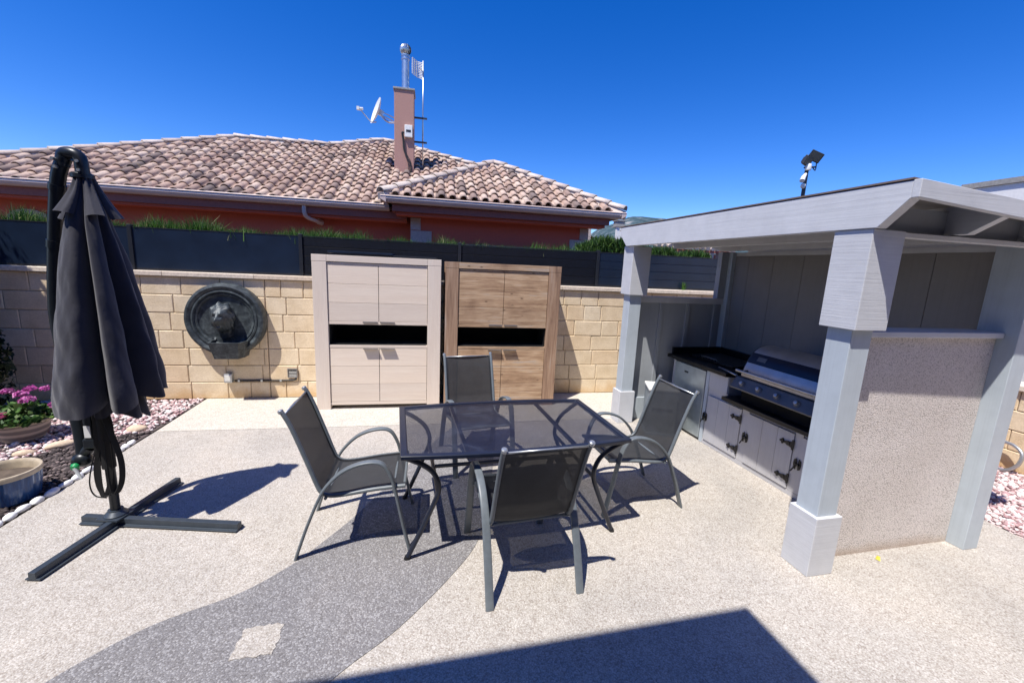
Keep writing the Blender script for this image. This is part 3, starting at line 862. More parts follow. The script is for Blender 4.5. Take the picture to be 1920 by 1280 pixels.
# chimney
CX0, CX1, CY0, CY1 = -.838, -.385, 11.0, 11.5
ch = MB().box(CX0, CX1, CY0 - HY, CY1 - HY, 3.6, 5.80).build('chimney', M['chimney'], house, bevel=.008)
MB().box(CX0 - .022, CX1 + .022, CY0 - .025 - HY, CY1 + .025 - HY, 5.80, 5.845).build('chimney_cap', M['concrete'], ch, bevel=.008)
fx, fy = -.588, 11.22 - HY
MB().lathe([(.088, 5.84), (.088, 6.52), (.098, 6.525), (.098, 6.56), (.088, 6.565), (.088, 6.60)], 24, (fx, fy, 0)).build('flue_pipe', M['galv'], ch, smooth='auto')
mb = MB(); mb.lathe([(.098, 6.60), (.10, 6.625), (.085, 6.64)], 24, (fx, fy, 0))
for k in range(14):      # curved vanes of the spinning cowl, at rest
    a = 2 * PI * k / 14; vs = []
    for i in range(9):
        b = -PI / 2 + PI * i / 8
        for da, rr in ((0, 1.0), (.62, .84)):
            an = a + da + i * .05
            vs.append((fx + math.cos(b) * .135 * rr * math.cos(an), fy + math.cos(b) * .135 * rr * math.sin(an), 6.745 + math.sin(b) * .125))
    mb.add(vs, [(2 * i, 2 * i + 1, 2 * i + 3, 2 * i + 2) for i in range(8)])
mb.sphere((fx, fy, 6.745), .095, 12, 8)
mb.build('cowl', M['galv'], ch, smooth='auto')
tag(ch, 'pink rendered chimney stack with a galvanised flue and spinning cowl')
# meter box and its cables on the chimney
mt = thing('junction_box', 'white plastic box with hanging cables on the face of the pink chimney', 'electrical box', (-.507, CY0 - .004, 4.89))
MB().box(-.09, .09, -.07, 0, -.13, .14).build('box_body', M['white'], mt, bevel=.01)
MB().box(-.055, .055, -.075, -.071, -.02, .03).build('window', M['darkmetal'], mt)
for k, (a, b) in enumerate(((-.13, .0), (-.115, .03), (-.10, .07), (-.135, .05))):
    MB().tube(smooth_path([(-.08, -.05, -.06 + .01 * k), (a - .02, -.05, -.03), (a, -.035, -.2), (a + .03, -.03, -.45), (b - .01, -.025, -.70), (b, -.02, -.95)], 5), .008, 6).build('cable', M['wire'], mt, smooth=True)
# antenna mast with grid antenna
an = thing('antenna_mast', 'thin roof mast with a white grid antenna beside the chimney', 'antenna', (-.18, 11.25, 4.15))
MB().tube([(0, 0, 0), (.0, 0, 1.2), (-.004, 0, 2.42)], .017, 8).build('mast', M['galv'], an, smooth=True)
for z in (.60, 1.15):
    MB().box(-.235, .10, -.02, .02, z - .018, z + .018).build('bracket', M['darkmetal'], an)
mb = MB()
for i in range(11):
    zz = 2.08 + i * .034
    mb.tube([( -.26 + .35 * (zz - 2.25) ** 2, -.02 - .10, zz), (-.13, .03, zz - .02), (-.01, -.0, zz - .05)], .0075, 5)
for i in range(6):
    f_ = i / 5
    mb.tube([(-.25 + .24 * f_, -.12 + .12 * f_ + .09 * math.sin(PI * f_), 2.08 - .05 * f_), (-.25 + .24 * f_, -.12 + .12 * f_ + .09 * math.sin(PI * f_), 2.42 - .05 * f_)], .008, 5)
mb.tube([(-.01, 0, 2.2), (-.10, -.16, 2.19)], .012, 6)
mb.build('grid_reflector', M['white'], an)
# satellite dish
ds = thing('satellite_dish', 'white satellite dish on a bracket at the left side of the pink chimney', 'satellite dish', (-.86, 11.2, 5.16))
DM = Matrix.Rotation(rad(-68), 3, 'Y') @ Matrix.Rotation(rad(20), 3, 'X')
DM = V(-.90, -.33, .30).normalized().to_track_quat('Z', 'Y').to_matrix()
prof = [(.005, .0), (.12, .008), (.22, .030), (.30, .062), (.306, .064), (.30, .052), (.22, .018), (.12, -.006), (.005, -.014)]
MB().lathe(prof, 36, (-.36, -.02, .16), DM).build('dish', M['white'], ds, smooth='auto')
mb = MB(); mb.tube(smooth_path([(-.30, -.02, .12), (-.22, 0, .02), (-.12, 0, -.04), (.02, 0, -.04)], 4), .022, 8); mb.obox((-.29, -.01, .14), (.10, .08, .12), Matrix.Rotation(rad(20), 3, 'Y'))
mb.tube([(-.24, 0, .16), (.02, .1, .09)], .012, 6); mb.tube([(-.24, 0, .08), (.02, .1, 0)], .012, 6)
mb.build('bracket', M['galv'], ds)
MB().tube(smooth_path([(-.40, -.08, -.09), (-.50, -.16, -.12), (-.62, -.22, -.02), (-.72, -.28, .09)], 4), .013, 6).build('feed_arm', M['galv'], ds, smooth=True)
mb = MB(); mb.lathe([(.03, 0), (.038, .03), (.028, .10)], 12, (-.76, -.28, .09), V(.8, .3, .25).normalized().to_track_quat('Z', 'Y').to_matrix()); mb.box(-.80, -.74, -.32, -.25, .07, .14)
mb.build('receiver_head', M['white'], ds)

# ------------------------------------------------------------------ far things: hill, other houses, floodlight mast
N = 110; hv = []; hf = []
from mathutils import noise as mnoise
HX = [(150, 8), (300, 40), (339.9, 70.9), (363, 91), (411, 111), (436, 121.4), (462, 124.3), (494, 123), (528, 122), (596, 116), (690, 97), (800, 60), (1000, 20), (1300, 2)]
hx = [p[0] for p in HX]; hz = [p[1] for p in HX]
for j in range(36):
    for i in range(N):
        x = 100 + 1250 * i / (N - 1); f_ = j / 35
        yv = 900 - 420 * (1 - f_) ** 1.0 if f_ <= 1 else 900
        top = float(np.interp(x, hx, hz))
        nz = mnoise.fractal(V(x * .02, f_ * 6, 3.3), 1.0, 2.1, 5)
        z = top * (f_ ** .8) + nz * 7 * (f_ * (1 - .75 * f_) + .05)
        hv.append((x * (yv / 900) ** .55, yv, z - 1))
for j in range(35):
    for i in range(N - 1):
        a = j * N + i; hf.append((a, a + 1, a + N + 1, a + N))
for i in range(N):
    hv.append((hv[35 * N + i][0], 1300, -2))
for i in range(N - 1):
    a = 35 * N + i; b = 36 * N + i; hf.append((a, a + 1, b + 1, b))
t = NT('hazy_scrub_hill'); v = t.coord()
n = t.noise(v, .045, 8, .72); n2 = t.noise(v, .25, 5, .7)
c = t.ramp(n, [(.38, (.035, .062, .068, 1)), (.50, (.065, .10, .11, 1)), (.58, (.12, .145, .155, 1)), (.66, (.38, .34, .31, 1))])  # scrub and rock tones, tinted bluish to stand in for distance haze
c = t.mix(1, c, t.ramp(n2, [(.35, (.6, .65, .7, 1)), (.65, (1.2, 1.2, 1.2, 1))]), 'MULTIPLY')
t.base(c).set(.95, 0, .1)
tag(np_mesh('hill', hv, hf, t.mat, None, True), kind='structure')

fh = thing('white_house', 'small white house with a grey chimney cap behind the hedge, left of the pergola roof', 'house', (6.6, 14.0, 0))
MB().box(-.23, .6, 0, .12, 0, 3.36).build('wall', M['render_white'], fh)
MB().box(-1.28, -1.16, .02, .12, 0, 3.25).build('side_wall', M['quoin'], fh)
MB().box(-.26, .06, -.04, .4, 3.36, 3.40).build('roof_edge', M['concrete'], fh)
mb = MB(); mb.box(-.24, .04, 0, .3, 3.40, 3.56); mb.box(-.27, .07, -.03, .33, 3.56, 3.60); mb.build('chimney', M['concrete'], fh)
pc = thing('tiled_porch', 'neighbour porch with pale columns and a tiled roof seen through the pergola window', 'porch', (8.9, 13.0, 0))
mb = MB()
for k in range(15):
    x0 = -1.5 + k * .2
    mb.tube([(x0, -.1, 2.74), (x0, 1.1, 3.05)], .075, 8)
mb.build('roof', M['ridge'], pc)
MB().box(-1.55, 1.45, .0, .15, 2.60, 2.68).build('lintel', M['maroon'], pc)
for k in range(8): MB().box(-1.45 + k * .38, -1.28 + k * .38, .0, .18, 0, 2.60).build('column', M['quoin'], pc)
MB().box(-1.5, 1.4, .8, .9, 0, 2.6).build('back_wall', M['maroon'], pc)

fl = thing('floodlight_mast', 'tall dark pole with two floodlights, a white sensor and a camera above the pergola roof', 'floodlight', (8.78, 9.0, 0))
MB().tube([(0, 0, -.05), (0, 0, 4.52)], .042, 12).build('pole', M['darkmetal'], fl, smooth='auto')
for (x, z, ry, rz, s_) in ((-.085, 4.60, 12, 15, .26), (.12, 4.72, 28, -38, .28)):
    Mx = Matrix.Rotation(rad(rz), 3, 'Z') @ Matrix.Rotation(rad(22), 3, 'X') @ Matrix.Rotation(rad(ry), 3, 'Y')
    h = MB().obox((x, -.06, z), (s_, .07, s_ * .78), Mx)
    h.obox(Vector((x, -.06, z)) + Mx @ V(0, .06, 0), (s_ * .6, .06, s_ * .5), Mx)
    f_ = h.build('floodlight', M['darkmetal'], fl, bevel=.012)
    MB().obox(Vector((x, -.06, z)) + Mx @ V(0, -.038, 0), (s_ * .84, .008, s_ * .62), Mx).build('lens', M['glass'], f_)
mb = MB(); mb.tube([(-.1, -.02, 4.46), (.2, -.02, 4.5)], .02, 8); mb.tube(smooth_path([(.12, -.02, 4.5), (.2, -.03, 4.42), (.21, -.03, 4.55), (.17, -.05, 4.66)], 4), .012, 6)
mb.build('bracket', M['darkmetal'], fl)
MB().lathe([(.06, 0), (.065, .02), (.065, .12), (.055, .14)], 16, (-.03, -.06, 4.40)).build('sensor', M['white'], fl, smooth='auto')
cm = MB(); cm.tube([(-.05, -.04, 4.32), (-.16, -.10, 4.22), (-.24, -.16, 4.13)], .05, 12, radii=[.6, 1, 1.05]); cm.build('camera_housing', M['white'], fl, smooth='auto')
MB().sphere((-.075, -.04, 4.05), .055, 14, 10, (1, 1, 1.15)).build('alarm_dome', M['white'], fl, smooth=True)

wb = thing('white_outbuilding', 'white walled outbuilding with a grey parapet edge at the far right behind the pergola', 'building', (7.9, 5.2, 0))
MB().box(0, 6, -9, 0, 0, 3.30).build('wall', M['render_white'], wb)
MB().box(-.03, 6, -9, .03, 3.302, 3.375).build('parapet_coping', M['concrete'], wb)

# the house behind the camera: its flat eave shades the foreground paving
ho = thing('terrace_house', 'cream rendered house behind the viewpoint whose eave shades the paving in the foreground', 'house', (.158, .342, 0), rad(2.1))
HE = 4.6
MB().box(-11, 0, -7, 0, HE - .22, HE).build('eave_slab', M['render_white'], ho)
MB().box(-10.6, -.5, -6.8, -1.3, 0, HE - .222).build('wall', M['house_wall'], ho)
MB().box(.2, 9.5, -8.0, -2.9, 0, HE + .2).build('added_sky_block', M['house_wall'], ho)  # unseen dark wing, added to block skylight from behind the patio

# ------------------------------------------------------------------ the two highboards
def highboard(name, label, x0, H_, WX, WZ_, yf=5.33, yb=5.80, Wd=1.50):
    t_ = thing(name, label, 'cabinet', (x0, yf, 0))
    D = yb - yf; sw_ = .163; k = H_ / 1.90
    MB().box(.001, sw_, 0, D, 0, 1.82 * k).build('stile', WZ_, t_, bevel=.004)
    MB().box(Wd - sw_, Wd - .001, 0, D, 0, 1.82 * k).build('stile', WZ_, t_, bevel=.004)
    for u0_, u1_ in ((0, sw_ + .001), (Wd - sw_ - .001, Wd)): MB().box(u0_, u1_, -.001, D + .002, 1.822 * k, 1.90 * k).build('corner_block', WZ_, t_, bevel=.003)
    MB().box(sw_ + .003, Wd - sw_ - .003, 0, D, 1.823 * k, 1.899 * k).build('top_rail', WX, t_, bevel=.003)
    a, b = sw_ + .002, Wd - sw_ - .002
    for z0, z1, nm in ((1.795, 1.815, 'rail'), (1.078, 1.112, 'rail'), (.786, .822, 'shelf'), (.055, .094, 'rail')):
        MB().box(a, b, .012, D - .03, z0 * k, z1 * k).build(nm, WX, t_, bevel=.003)
    MB().box(a, b, D - .03, D - .012, .06, 1.80 * k).build('back_panel', M['void'], t_)
    mb = MB(); mb.box(a + .001, a + .012, .05, D - .035, .823 * k, 1.077 * k); mb.box(b - .012, b - .001, .05, D - .035, .823 * k, 1.077 * k)
    mb.box(a + .013, b - .013, D - .06, D - .04, .823 * k, 1.077 * k); mb.box(a + .013, b - .013, .02, D - .065, .824 * k, .83 * k); mb.box(a + .013, b - .013, .02, D - .065, 1.068 * k, 1.076 * k)
    mb.build('niche_lining', M['void'], t_)
    mid = (a + b) / 2
    for (z0, z1, up) in ((1.114, 1.793, True), (.097, .784, False)):
        for (d0, d1, s_) in ((a + .003, mid - .003, 1), (mid + .003, b - .003, -1)):
            mb = MB(); h = (z1 - z0) * k / 3
            for q in range(3):
                mb.box(d0, d1, .014, .04, z0 * k + q * h + .0015, z0 * k + (q + 1) * h - .0015)
            d = mb.build('door', WX, t_, bevel=.0025)
            xa, xb = (d1 - .185, d1 - .012) if s_ == 1 else (d0 + .012, d0 + .185)
            if up: MB().box(xa, xb, -.012, .013, z0 * k - .006, z0 * k + .002).box(xa, xb, -.012, -.008, z0 * k - .012, z0 * k - .0065).build('handle', M['handle'], d, bevel=.001)
            else: MB().box(xa, xb, -.030, .012, z1 * k - .006, z1 * k + .001).build('handle', M['handle'], d, bevel=.001)
    return t_
highboard('highboard', 'bleached pale wooden cabinet with two pairs of doors and an open black shelf', -1.350, 1.903, M['bleach_x'], M['bleach_z'])
highboard('highboard', 'brown weathered wooden cabinet behind the far chair, with doors and open black shelf', .203, 1.886, M['brown_x'], M['brown_z'])
pn = thing('dark_panel', 'thin dark board lying flat on top of the bleached cabinet', 'board', (-.53, 5.54, 1.905), rad(-1))
MB().box(-.62, .62, -.19, .20, .0, .022).build('board', M['fence_post'], pn, bevel=.002)
MB().box(-.64, .10, -.20, .17, .024, .046).build('board', M['fence'], pn, bevel=.002)

# ------------------------------------------------------------------ lion wall fountain
fo = thing('wall_fountain', 'dark verdigris round wall fountain with a lion head and small basin on the block wall', 'fountain', (-2.48, YW - .004, 1.05))
FM = Matrix.Rotation(rad(90), 3, 'X')     # lathe axis -> -y (towards the patio)
prof = [(.445, 0), (.457, .02), (.452, .10), (.44, .125), (.415, .135), (.39, .128), (.375, .112), (.368, .122), (.352, .126), (.340, .112), (.334, .10), (.326, .108), (.312, .104), (.305, .098), (.298, .088), (.27, .084), (.18, .088), (.08, .094), (.002, .096)]
MB().lathe(prof, 72, (0, 0, 0), FM, cap=False).build('disc', M['bronze'], fo, smooth='auto')
# lion head: one displaced, subdivided form
import bmesh
bm = bmesh.new(); bmesh.ops.create_icosphere(bm, subdivisions=5, radius=1)
def bumpf(p, c, r, h):
    d = (p - Vector(c)).length
    return h * math.exp(-(d / r) ** 2)
for vv in bm.verts:
    p = vv.co.copy()      # local: x right, y = out of the wall is -y, z up
    q = Vector((p.x * .105, p.y * .115, p.z * .125))
    out = Vector((0, 0, 0))
    muz = bumpf(p, (0, -.88, -.28), .46, 1)
    q.y -= .075 * muz; q.z -= .004 * muz; q.x *= 1 - .12 * muz
    nose = bumpf(p, (0, -.98, -.02), .20, 1); q.y -= .020 * nose
    brow = bumpf(p, (.34, -.82, .40), .26, 1) + bumpf(p, (-.34, -.82, .40), .26, 1); q.y -= .024 * brow
    eye = bumpf(p, (.30, -.92, .16), .15, 1) + bumpf(p, (-.30, -.92, .16), .15, 1); q.y += .028 * eye
    mouth = bumpf(Vector((p.x * .55, p.y, p.z)), (0, -.82, -.58), .16, 1); q.y += .050 * mouth
    chin = bumpf(p, (0, -.72, -.82), .25, 1); q.y -= .022 * chin; q.z -= .022 * chin
    ear = bumpf(p, (.74, -.25, .66), .24, 1) + bumpf(p, (-.74, -.25, .66), .24, 1)
    q += Vector((.012 * (1 if p.x > 0 else -1), -.012, .008)) * ear
    mane = max(0, p.y + .62)
    ang = math.atan2(p.z, p.x)
    q *= 1 + min(.8, mane) * (.30 + .17 * math.sin(ang * 9 + p.y * 6) * math.sin(p.y * 9 + ang * 2) + .08 * math.sin(ang * 21 + p.y * 13))
    q.z -= .035 * max(0, -p.z) * max(0, p.y + .5)
    vv.co = q
me = bpy.data.meshes.new('lion_head'); bm.to_mesh(me); bm.free(); me.materials.append(M['bronze']); me.polygons.foreach_set('use_smooth', [True] * len(me.polygons))
o = bpy.data.objects.new('lion_head', me); COL.objects.link(o); o.parent = fo; o.location = (0.0, -.185, .045); o.scale = (1.02, .98, 1.12)
mb = MB(); mb.tube(smooth_path([(0, -.06, -.03), (.0, -.10, -.10), (.0, -.08, -.20)], 4), .075, 12, radii=None); mb.build('mane', M['bronze'], fo, smooth='auto')
# basin: half-hexagon trough, hollow
def trough(s, z): return [(-.205 * s, 0, z), (-.205 * s, -.17 * s, z), (-.165 * s, -.30 * s, z), (.165 * s, -.30 * s, z), (.205 * s, -.17 * s, z), (.205 * s, 0, z)]
mb = MB(); A = trough(.80, -.46); B = trough(1, -.25); C2 = trough(.9, -.25); D2 = trough(.74, -.42)
L = A + B + C2 + D2
fs = [(0, 1, 2, 3, 4, 5)[::-1]]
for i in range(5): fs += [(i, i + 1, 7 + i, 6 + i), (6 + i, 7 + i, 13 + i, 12 + i), (12 + i, 13 + i, 19 + i, 18 + i)]
fs.append((18, 19, 20, 21, 22, 23)); fs.append((0, 6, 12, 18, 23, 17, 11, 5)[::-1])
mb.add([(x + .055, y - .03, z) for x, y, z in L], fs); mb.build('basin', M['bronze'], fo)
for sx in (-1, 1): MB().prism([(.055 + sx * .195, -.10, -.25), (.055 + sx * .195, -.06, -.18), (.055 + sx * .195, -.02, -.17), (.055 + sx * .195, -.02, -.25)], (-.02 * sx, 0, 0)).build('basin_scroll', M['bronze'], fo)

pb = thing('pump_box', 'small grey weatherproof socket box on the wall below the lion fountain', 'socket', (-2.515, YW - .002, .29))
MB().box(-.048, .048, -.075, 0, -.06, .06).build('box_body', M['galv'], pb, bevel=.012)
MB().box(-.034, .034, -.082, -.076, -.035, .045).build('cover', M['white'], pb, bevel=.004)
vg = thing('vent_grille', 'small square metal louvre vent on the wall beside the bleached cabinet', 'vent', (-1.762, YW - .002, .343))
mb = MB(); mb.box(-.062, .062, -.022, 0, -.062, -.050); mb.box(-.062, .062, -.022, 0, .050, .062); mb.box(-.062, -.050, -.022, 0, -.049, .049); mb.box(.050, .062, -.022, 0, -.049, .049); mb.build('frame', M['handle'], vg, bevel=.003)
mb = MB()
for k in range(5): mb.prism([(-.048, -.018, -.046 + k * .02), (-.048, -.004, -.033 + k * .02), (-.048, -.002, -.036 + k * .02), (-.048, -.016, -.049 + k * .02)], (.096, 0, 0))
mb.build('louvre', M['steel_dark'], vg); MB().box(-.048, .048, -.001, .002, -.048, .048).build('backing', M['void'], vg)
cp = thing('conduit', 'thin dark cable conduit running low along the block wall', 'conduit', (-2.46, YW - .012, .243))
MB().tube([(0, 0, 0), (.70, 0, 0), (.735, 0, .012), (.745, 0, .05)], .010, 8).build('pipe', M['wire'], cp, smooth=True)
mb = MB()
for x in (.05, .32, .55): mb.box(x - .012, x + .012, -.013, .012, -.014, .014)
mb.build('clip', M['galv'], cp)

# ------------------------------------------------------------------ table and chairs
TA = rad(4.2)
tb = thing('dining_table', 'dark metal dining table with a see-through perforated top and bent tube legs', 'table', (.575, 2.865, 0), TA)
TZ = .745
outer = []
nb = 26
def bow(x): return .445 + .052 * (1 - (x / .765) ** 2)
for i in range(nb + 1):
    x = -.765 + 1.53 * i / nb; outer.append((x, -bow(x)))
for i in range(nb + 1):
    x = .765 - 1.53 * i / nb; outer.append((x, bow(x)))
mb = MB(); n = len(outer)
cx_, inn = 0, []
for x, y in outer:
    sx = (.765 - .045) / .765; inn.append((x * sx, y - math.copysign(.042, y)))
for ring, z in ((outer, TZ), (outer, TZ - .028), (inn, TZ - .028), (inn, TZ)):
    mb.v += [(x, y, z) for x, y in ring]
for a, b in ((0, 1), (1, 2), (2, 3), (3, 0)):
    for i in range(n):
        j = (i + 1) % n; mb.f.append((a * n + i, b * n + i, b * n + j, a * n + j)); mb.m.append(0)
mb.build('rim', M['table'], tb, bevel=.007, seg=3)
mb = MB(); mb.sheet([(x, y, TZ - .006) for x, y in inn]); mb.build('perforated_top', M['table_mesh'], tb)
mb = MB()
for x in (-.36, .36): mb.tube([(x, -.47, TZ - .024), (x, .47, TZ - .024)], .012, 4, .010)
mb.build('cross_rail', M['table'], tb)
for sx in (-1, 1):
    for sy in (-1, 1):
        pth = smooth_path([(sx * .735, sy * .41, TZ - .028), (sx * .645, sy * .395, .665), (sx * .575, sy * .385, .605), (sx * .538, sy * .38, .53), (sx * .534, sy * .375, .455), (sx * .567, sy * .37, .36), (sx * .65, sy * .365, .17), (sx * .722, sy * .36, .012)], 5)
        l = MB().tube(pth, .0165, 12).build('leg', M['table'], tb, smooth='auto')
        MB().tube([(sx * .718, sy * .361, .022), (sx * .727, sy * .359, 0.0)], .019, 12).build('foot_cap', M['black'], l, smooth='auto')
for q0, q1 in (((-.534, .0, .44), (.534, .0, .44)), ((-.536, -.375, .45), (-.536, .375, .45)), ((.536, -.375, .45), (.536, .375, .45))):
    MB().tube([q0, q1], .014, 10).build('stretcher', M['table'], tb, smooth='auto')

def chair_proto():
    t_ = thing('garden_chair', '', 'chair', (0, 0, 0))
    loop = smooth_path([(-.35, 0, 0), (-.28, 0, .205), (-.205, 0, .39), (-.155, 0, .48), (-.065, 0, .57), (.03, 0, .615), (.125, 0, .628), (.185, 0, .606), (.227, 0, .535), (.253, 0, .442), (.302, 0, .194), (.345, 0, .0)], 5)
    for s_ in (-1, 1):
        MB().tube([(p.x, s_ * .272, p.z) for p in loop], .0235, 16, .0095, side=(0, 1, 0), sq=True).build('arm_and_leg', M['chair'], t_, smooth='auto')
    fr = smooth_path([(-.392, 0, .952), (-.346, 0, .855), (-.270, 0, .64), (-.215, 0, .475), (-.188, 0, .425), (-.14, 0, .402), (-.05, 0, .405), (.12, 0, .428), (.318, 0, .443)], 5)
    for s_ in (-1, 1):
        MB().tube([(p.x, s_ * .243, p.z) for p in fr], .0135, 12).build('side_rail', M['chair'], t_, smooth='auto')
        MB().lathe([(.0155, -.006), (.0165, .004), (.0165, .012), (.010, .017)], 12, (-.398, s_ * .243, .955), V(-.42, 0, .9).normalized().to_track_quat('Z', 'Y').to_matrix()).build('end_cap', M['tubegrey'], t_, smooth='auto')
    mb = MB(); mb.tube([(-.386, -.236, .937), (-.386, .236, .937)], .0065, 8); mb.build('top_bar', M['tubegrey'], t_, smooth=True)
    for xb_, zb_, wb_ in ((-.165, .395, .265), (.245, .425, .265), (.312, .441, .236)): MB().tube([(xb_, -wb_, zb_), (xb_, wb_, zb_)], .010, 8).build('seat_bar', M['chair'], t_, smooth='auto')
    # sling cloth, slightly sagging, with bound edges
    pts = [p for p in fr if p.z < .935 or p.x > -.3]; m = 9; vs = []; fs = []
    for i, p in enumerate(pts):
        tx = (pts[min(i + 1, len(pts) - 1)] - pts[max(i - 1, 0)]).normalized(); nrm = V(tx.z, 0, -tx.x)
        for j in range(m):
            f_ = j / (m - 1) * 2 - 1
            sag = .016 * (1 - f_ * f_)
            vs.append((p.x - nrm.x * -sag * .0 + (-.006 if p.z > .5 else 0) - (sag if p.z > .5 else 0), f_ * .238, p.z + .008 - (sag if p.z <= .5 else 0)))
    fs = [(i * m + j, i * m + j + 1, (i + 1) * m + j + 1, (i + 1) * m + j) for i in range(len(pts) - 1) for j in range(m - 1)]
    MB().add(vs, fs).build('sling', M['sling'], t_, smooth=True)
    for j0, j1, s_ in ((0, 1, 1), (m - 2, m - 1, -1)):
        mb = MB(); e = []
        for i in range(len(pts)):
            a = Vector(vs[i * m + (j0 if s_ == 1 else j1)]); b = a + V(0, .022 * s_, -.001)
            e += [a + V(0, 0, .003), b + V(0, 0, .003)]
        mb.add(e, [(2 * i, 2 * i + 1, 2 * i + 3, 2 * i + 2) for i in range(len(pts) - 1)])
        mb.build('sling_binding', M['sling_edge'], t_, smooth=True)
    return t_
proto = chair_proto()
CH = [((-.455, 2.822), 0, 'grey sling garden chair at the left short end of the table, nearest the parasol'),
      ((1.66, 3.035), 184, 'grey sling garden chair at the right end of the table, before the barbecue counter'),
      ((.585, 2.352), 95.2, 'grey sling garden chair seen from behind, near side of the table, holding a cushion'),
      ((.462, 3.83), 279, 'grey sling garden chair beyond the table in front of the brown cabinet')]
for i, ((x, y), a, lab) in enumerate(CH):
    c_ = proto if i == 0 else copy_tree(proto)
    c_.location = (x, y, 0); c_.rotation_euler = (0, 0, rad(a)); c_['label'] = lab; c_['group'] = 'garden chairs around the table'
# cushion on the near chair
vs = []; fs = []; n = 22
cu = thing('cushion', 'dark charcoal cushion propped against the backrest of the near chair', 'cushion', (.585, 2.352, 0), rad(95.2))
for sgn in (1, -1):
    for i in range(n + 1):
        for j in range(n + 1):
            a = i / n * 2 - 1; b = j / n * 2 - 1
            w = max(0, (1 - a ** 4) * (1 - b ** 4)) ** .55
            pin = 1 - .10 * (1 - abs(a)) * abs(b) ** 3
            pin2 = 1 - .10 * (1 - abs(b)) * abs(a) ** 3
            nz = .006 * math.sin(a * 7 + b * 3) * w
            u_ = a * .205 * pin2; v_ = b * .165 * pin; d = sgn * (.058 * w) + nz
            vs.append((u_, v_, d))
N2 = (n + 1) ** 2
for s_ in range(2):
    for i in range(n):
        for j in range(n):
            q = [s_ * N2 + i * (n + 1) + j, s_ * N2 + (i + 1) * (n + 1) + j, s_ * N2 + (i + 1) * (n + 1) + j + 1, s_ * N2 + i * (n + 1) + j + 1]
            fs.append(tuple(q if s_ == 0 else q[::-1]))
up = V(-.40, 0, .92).normalized(); rt = V(0, 1, 0); nn = rt.cross(up)
org = V(-.150, .0, .605)
MB().add([org + rt * a + up * b + nn * c for a, b, c in vs], fs).build('cushion_cover', M['cushion'], cu, smooth=True)

# ------------------------------------------------------------------ pergola
PG = rad(1.7); PO = V(2.48, 2.05, 0)
pg = thing('barbecue_pergola', 'grey painted timber barbecue shelter with boxed posts and a pebble-dashed half wall', 'pergola', PO, PG)
def boxed_post(cu_, cv_, cap_off=.012):
    b = MB().box(cu_ - .10, cu_ + .10, cv_ - .10, cv_ + .10, 0, .405).build('post_base', M['paint'], pg, bevel=.004)
    MB().box(cu_ - .076, cu_ + .076, cv_ - .076, cv_ + .076, .405, 1.598).build('post', M['paint_smooth'], pg, bevel=.004)
    MB().box(cu_ - .107, cu_ + .125, cv_ - .112, cv_ + .112, 1.595, 2.158).build('post_cap_box', M['paint'], pg, bevel=.004)
boxed_post(0.0, 0.0); boxed_post(.02, 2.66)
MB().box(1.315, 1.455, -.07, .15, 0, 2.16).build('post', M['paint_smooth'], pg, bevel=.004)
MB().box(1.315, 1.455, 2.62, 2.80, 0, 2.16).build('post', M['paint_smooth'], pg, bevel=.004)
def rafter(u0, u1, zt, zb, v0=-.268, v1=2.84, name='rafter', mat=None, drop=.085):
    A = [(u0, v0, zt), (u0, v0, zt - drop), (u0, v0 + .135, zb), (u0, v1 - .16, zb), (u0, v1, zt - drop), (u0, v1, zt)]
    mb = MB(); mb.prism(A, (u1 - u0, 0, 0)); return mb.build(name, mat or M['paint_y'], pg, bevel=.003)
rafter(-.118, -.05, 2.38, 2.16, name='side_beam')
rafter(.545, .605, 2.333, 2.165)
rafter(1.17, 1.23, 2.292, 2.165)
rafter(1.72, 1.79, 2.256, 2.09, name='side_beam')
# front and back fascia boards follow the fall of the roof
for v0, v1 in ((-.307, -.269), (2.844, 2.884)):
    zb_ = 0 if v0 < 0 else .05
    mb = MB(); mb.hexa([(-.12, v0, 2.295 + zb_), (1.80, v0, 2.165 + zb_), (1.80, v1, 2.165 + zb_), (-.12, v1, 2.295 + zb_), (-.12, v0, 2.383), (1.80, v0, 2.257), (1.80, v1, 2.257), (-.12, v1, 2.383)]); mb.build('fascia', M['paint_x'], pg, bevel=.003)
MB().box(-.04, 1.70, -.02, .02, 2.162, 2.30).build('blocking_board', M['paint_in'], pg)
MB().box(.13, 1.70, -.075, -.022, 2.128, 2.157).build('front_header', M['paint_x'], pg, bevel=.003)
MB().box(1.36, 1.44, .155, 2.61, 2.115, 2.157).build('side_header', M['paint_y'], pg, bevel=.003)
mb = MB(); mb.hexa([(-.122, -.27, 2.386), (1.86, -.27, 2.259), (1.86, 2.90, 2.259), (-.122, 2.90, 2.386), (-.122, -.27, 2.395), (1.86, -.27, 2.268), (1.86, 2.90, 2.268), (-.122, 2.90, 2.395)]); mb.build('roof_sheet', M['felt'], pg)
mb = MB(); mb.hexa([(-.048, -.266, 2.366), (1.718, -.266, 2.248), (1.72, 2.84, 2.250), (-.048, 2.84, 2.366), (-.048, -.266, 2.382), (1.718, -.266, 2.256), (1.718, 2.84, 2.256), (-.048, 2.84, 2.382)]); mb.build('ceiling_board', M['board_shade'], pg)
# back wall boards behind the counter
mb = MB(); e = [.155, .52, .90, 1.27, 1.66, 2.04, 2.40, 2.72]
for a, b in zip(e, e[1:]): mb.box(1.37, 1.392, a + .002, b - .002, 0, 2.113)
mb.build('back_boarding', M['board_shade'], pg)
MB().box(1.395, 1.42, .16, 2.61, 0, 2.112).build('outer_boarding', M['paint_y'], pg)
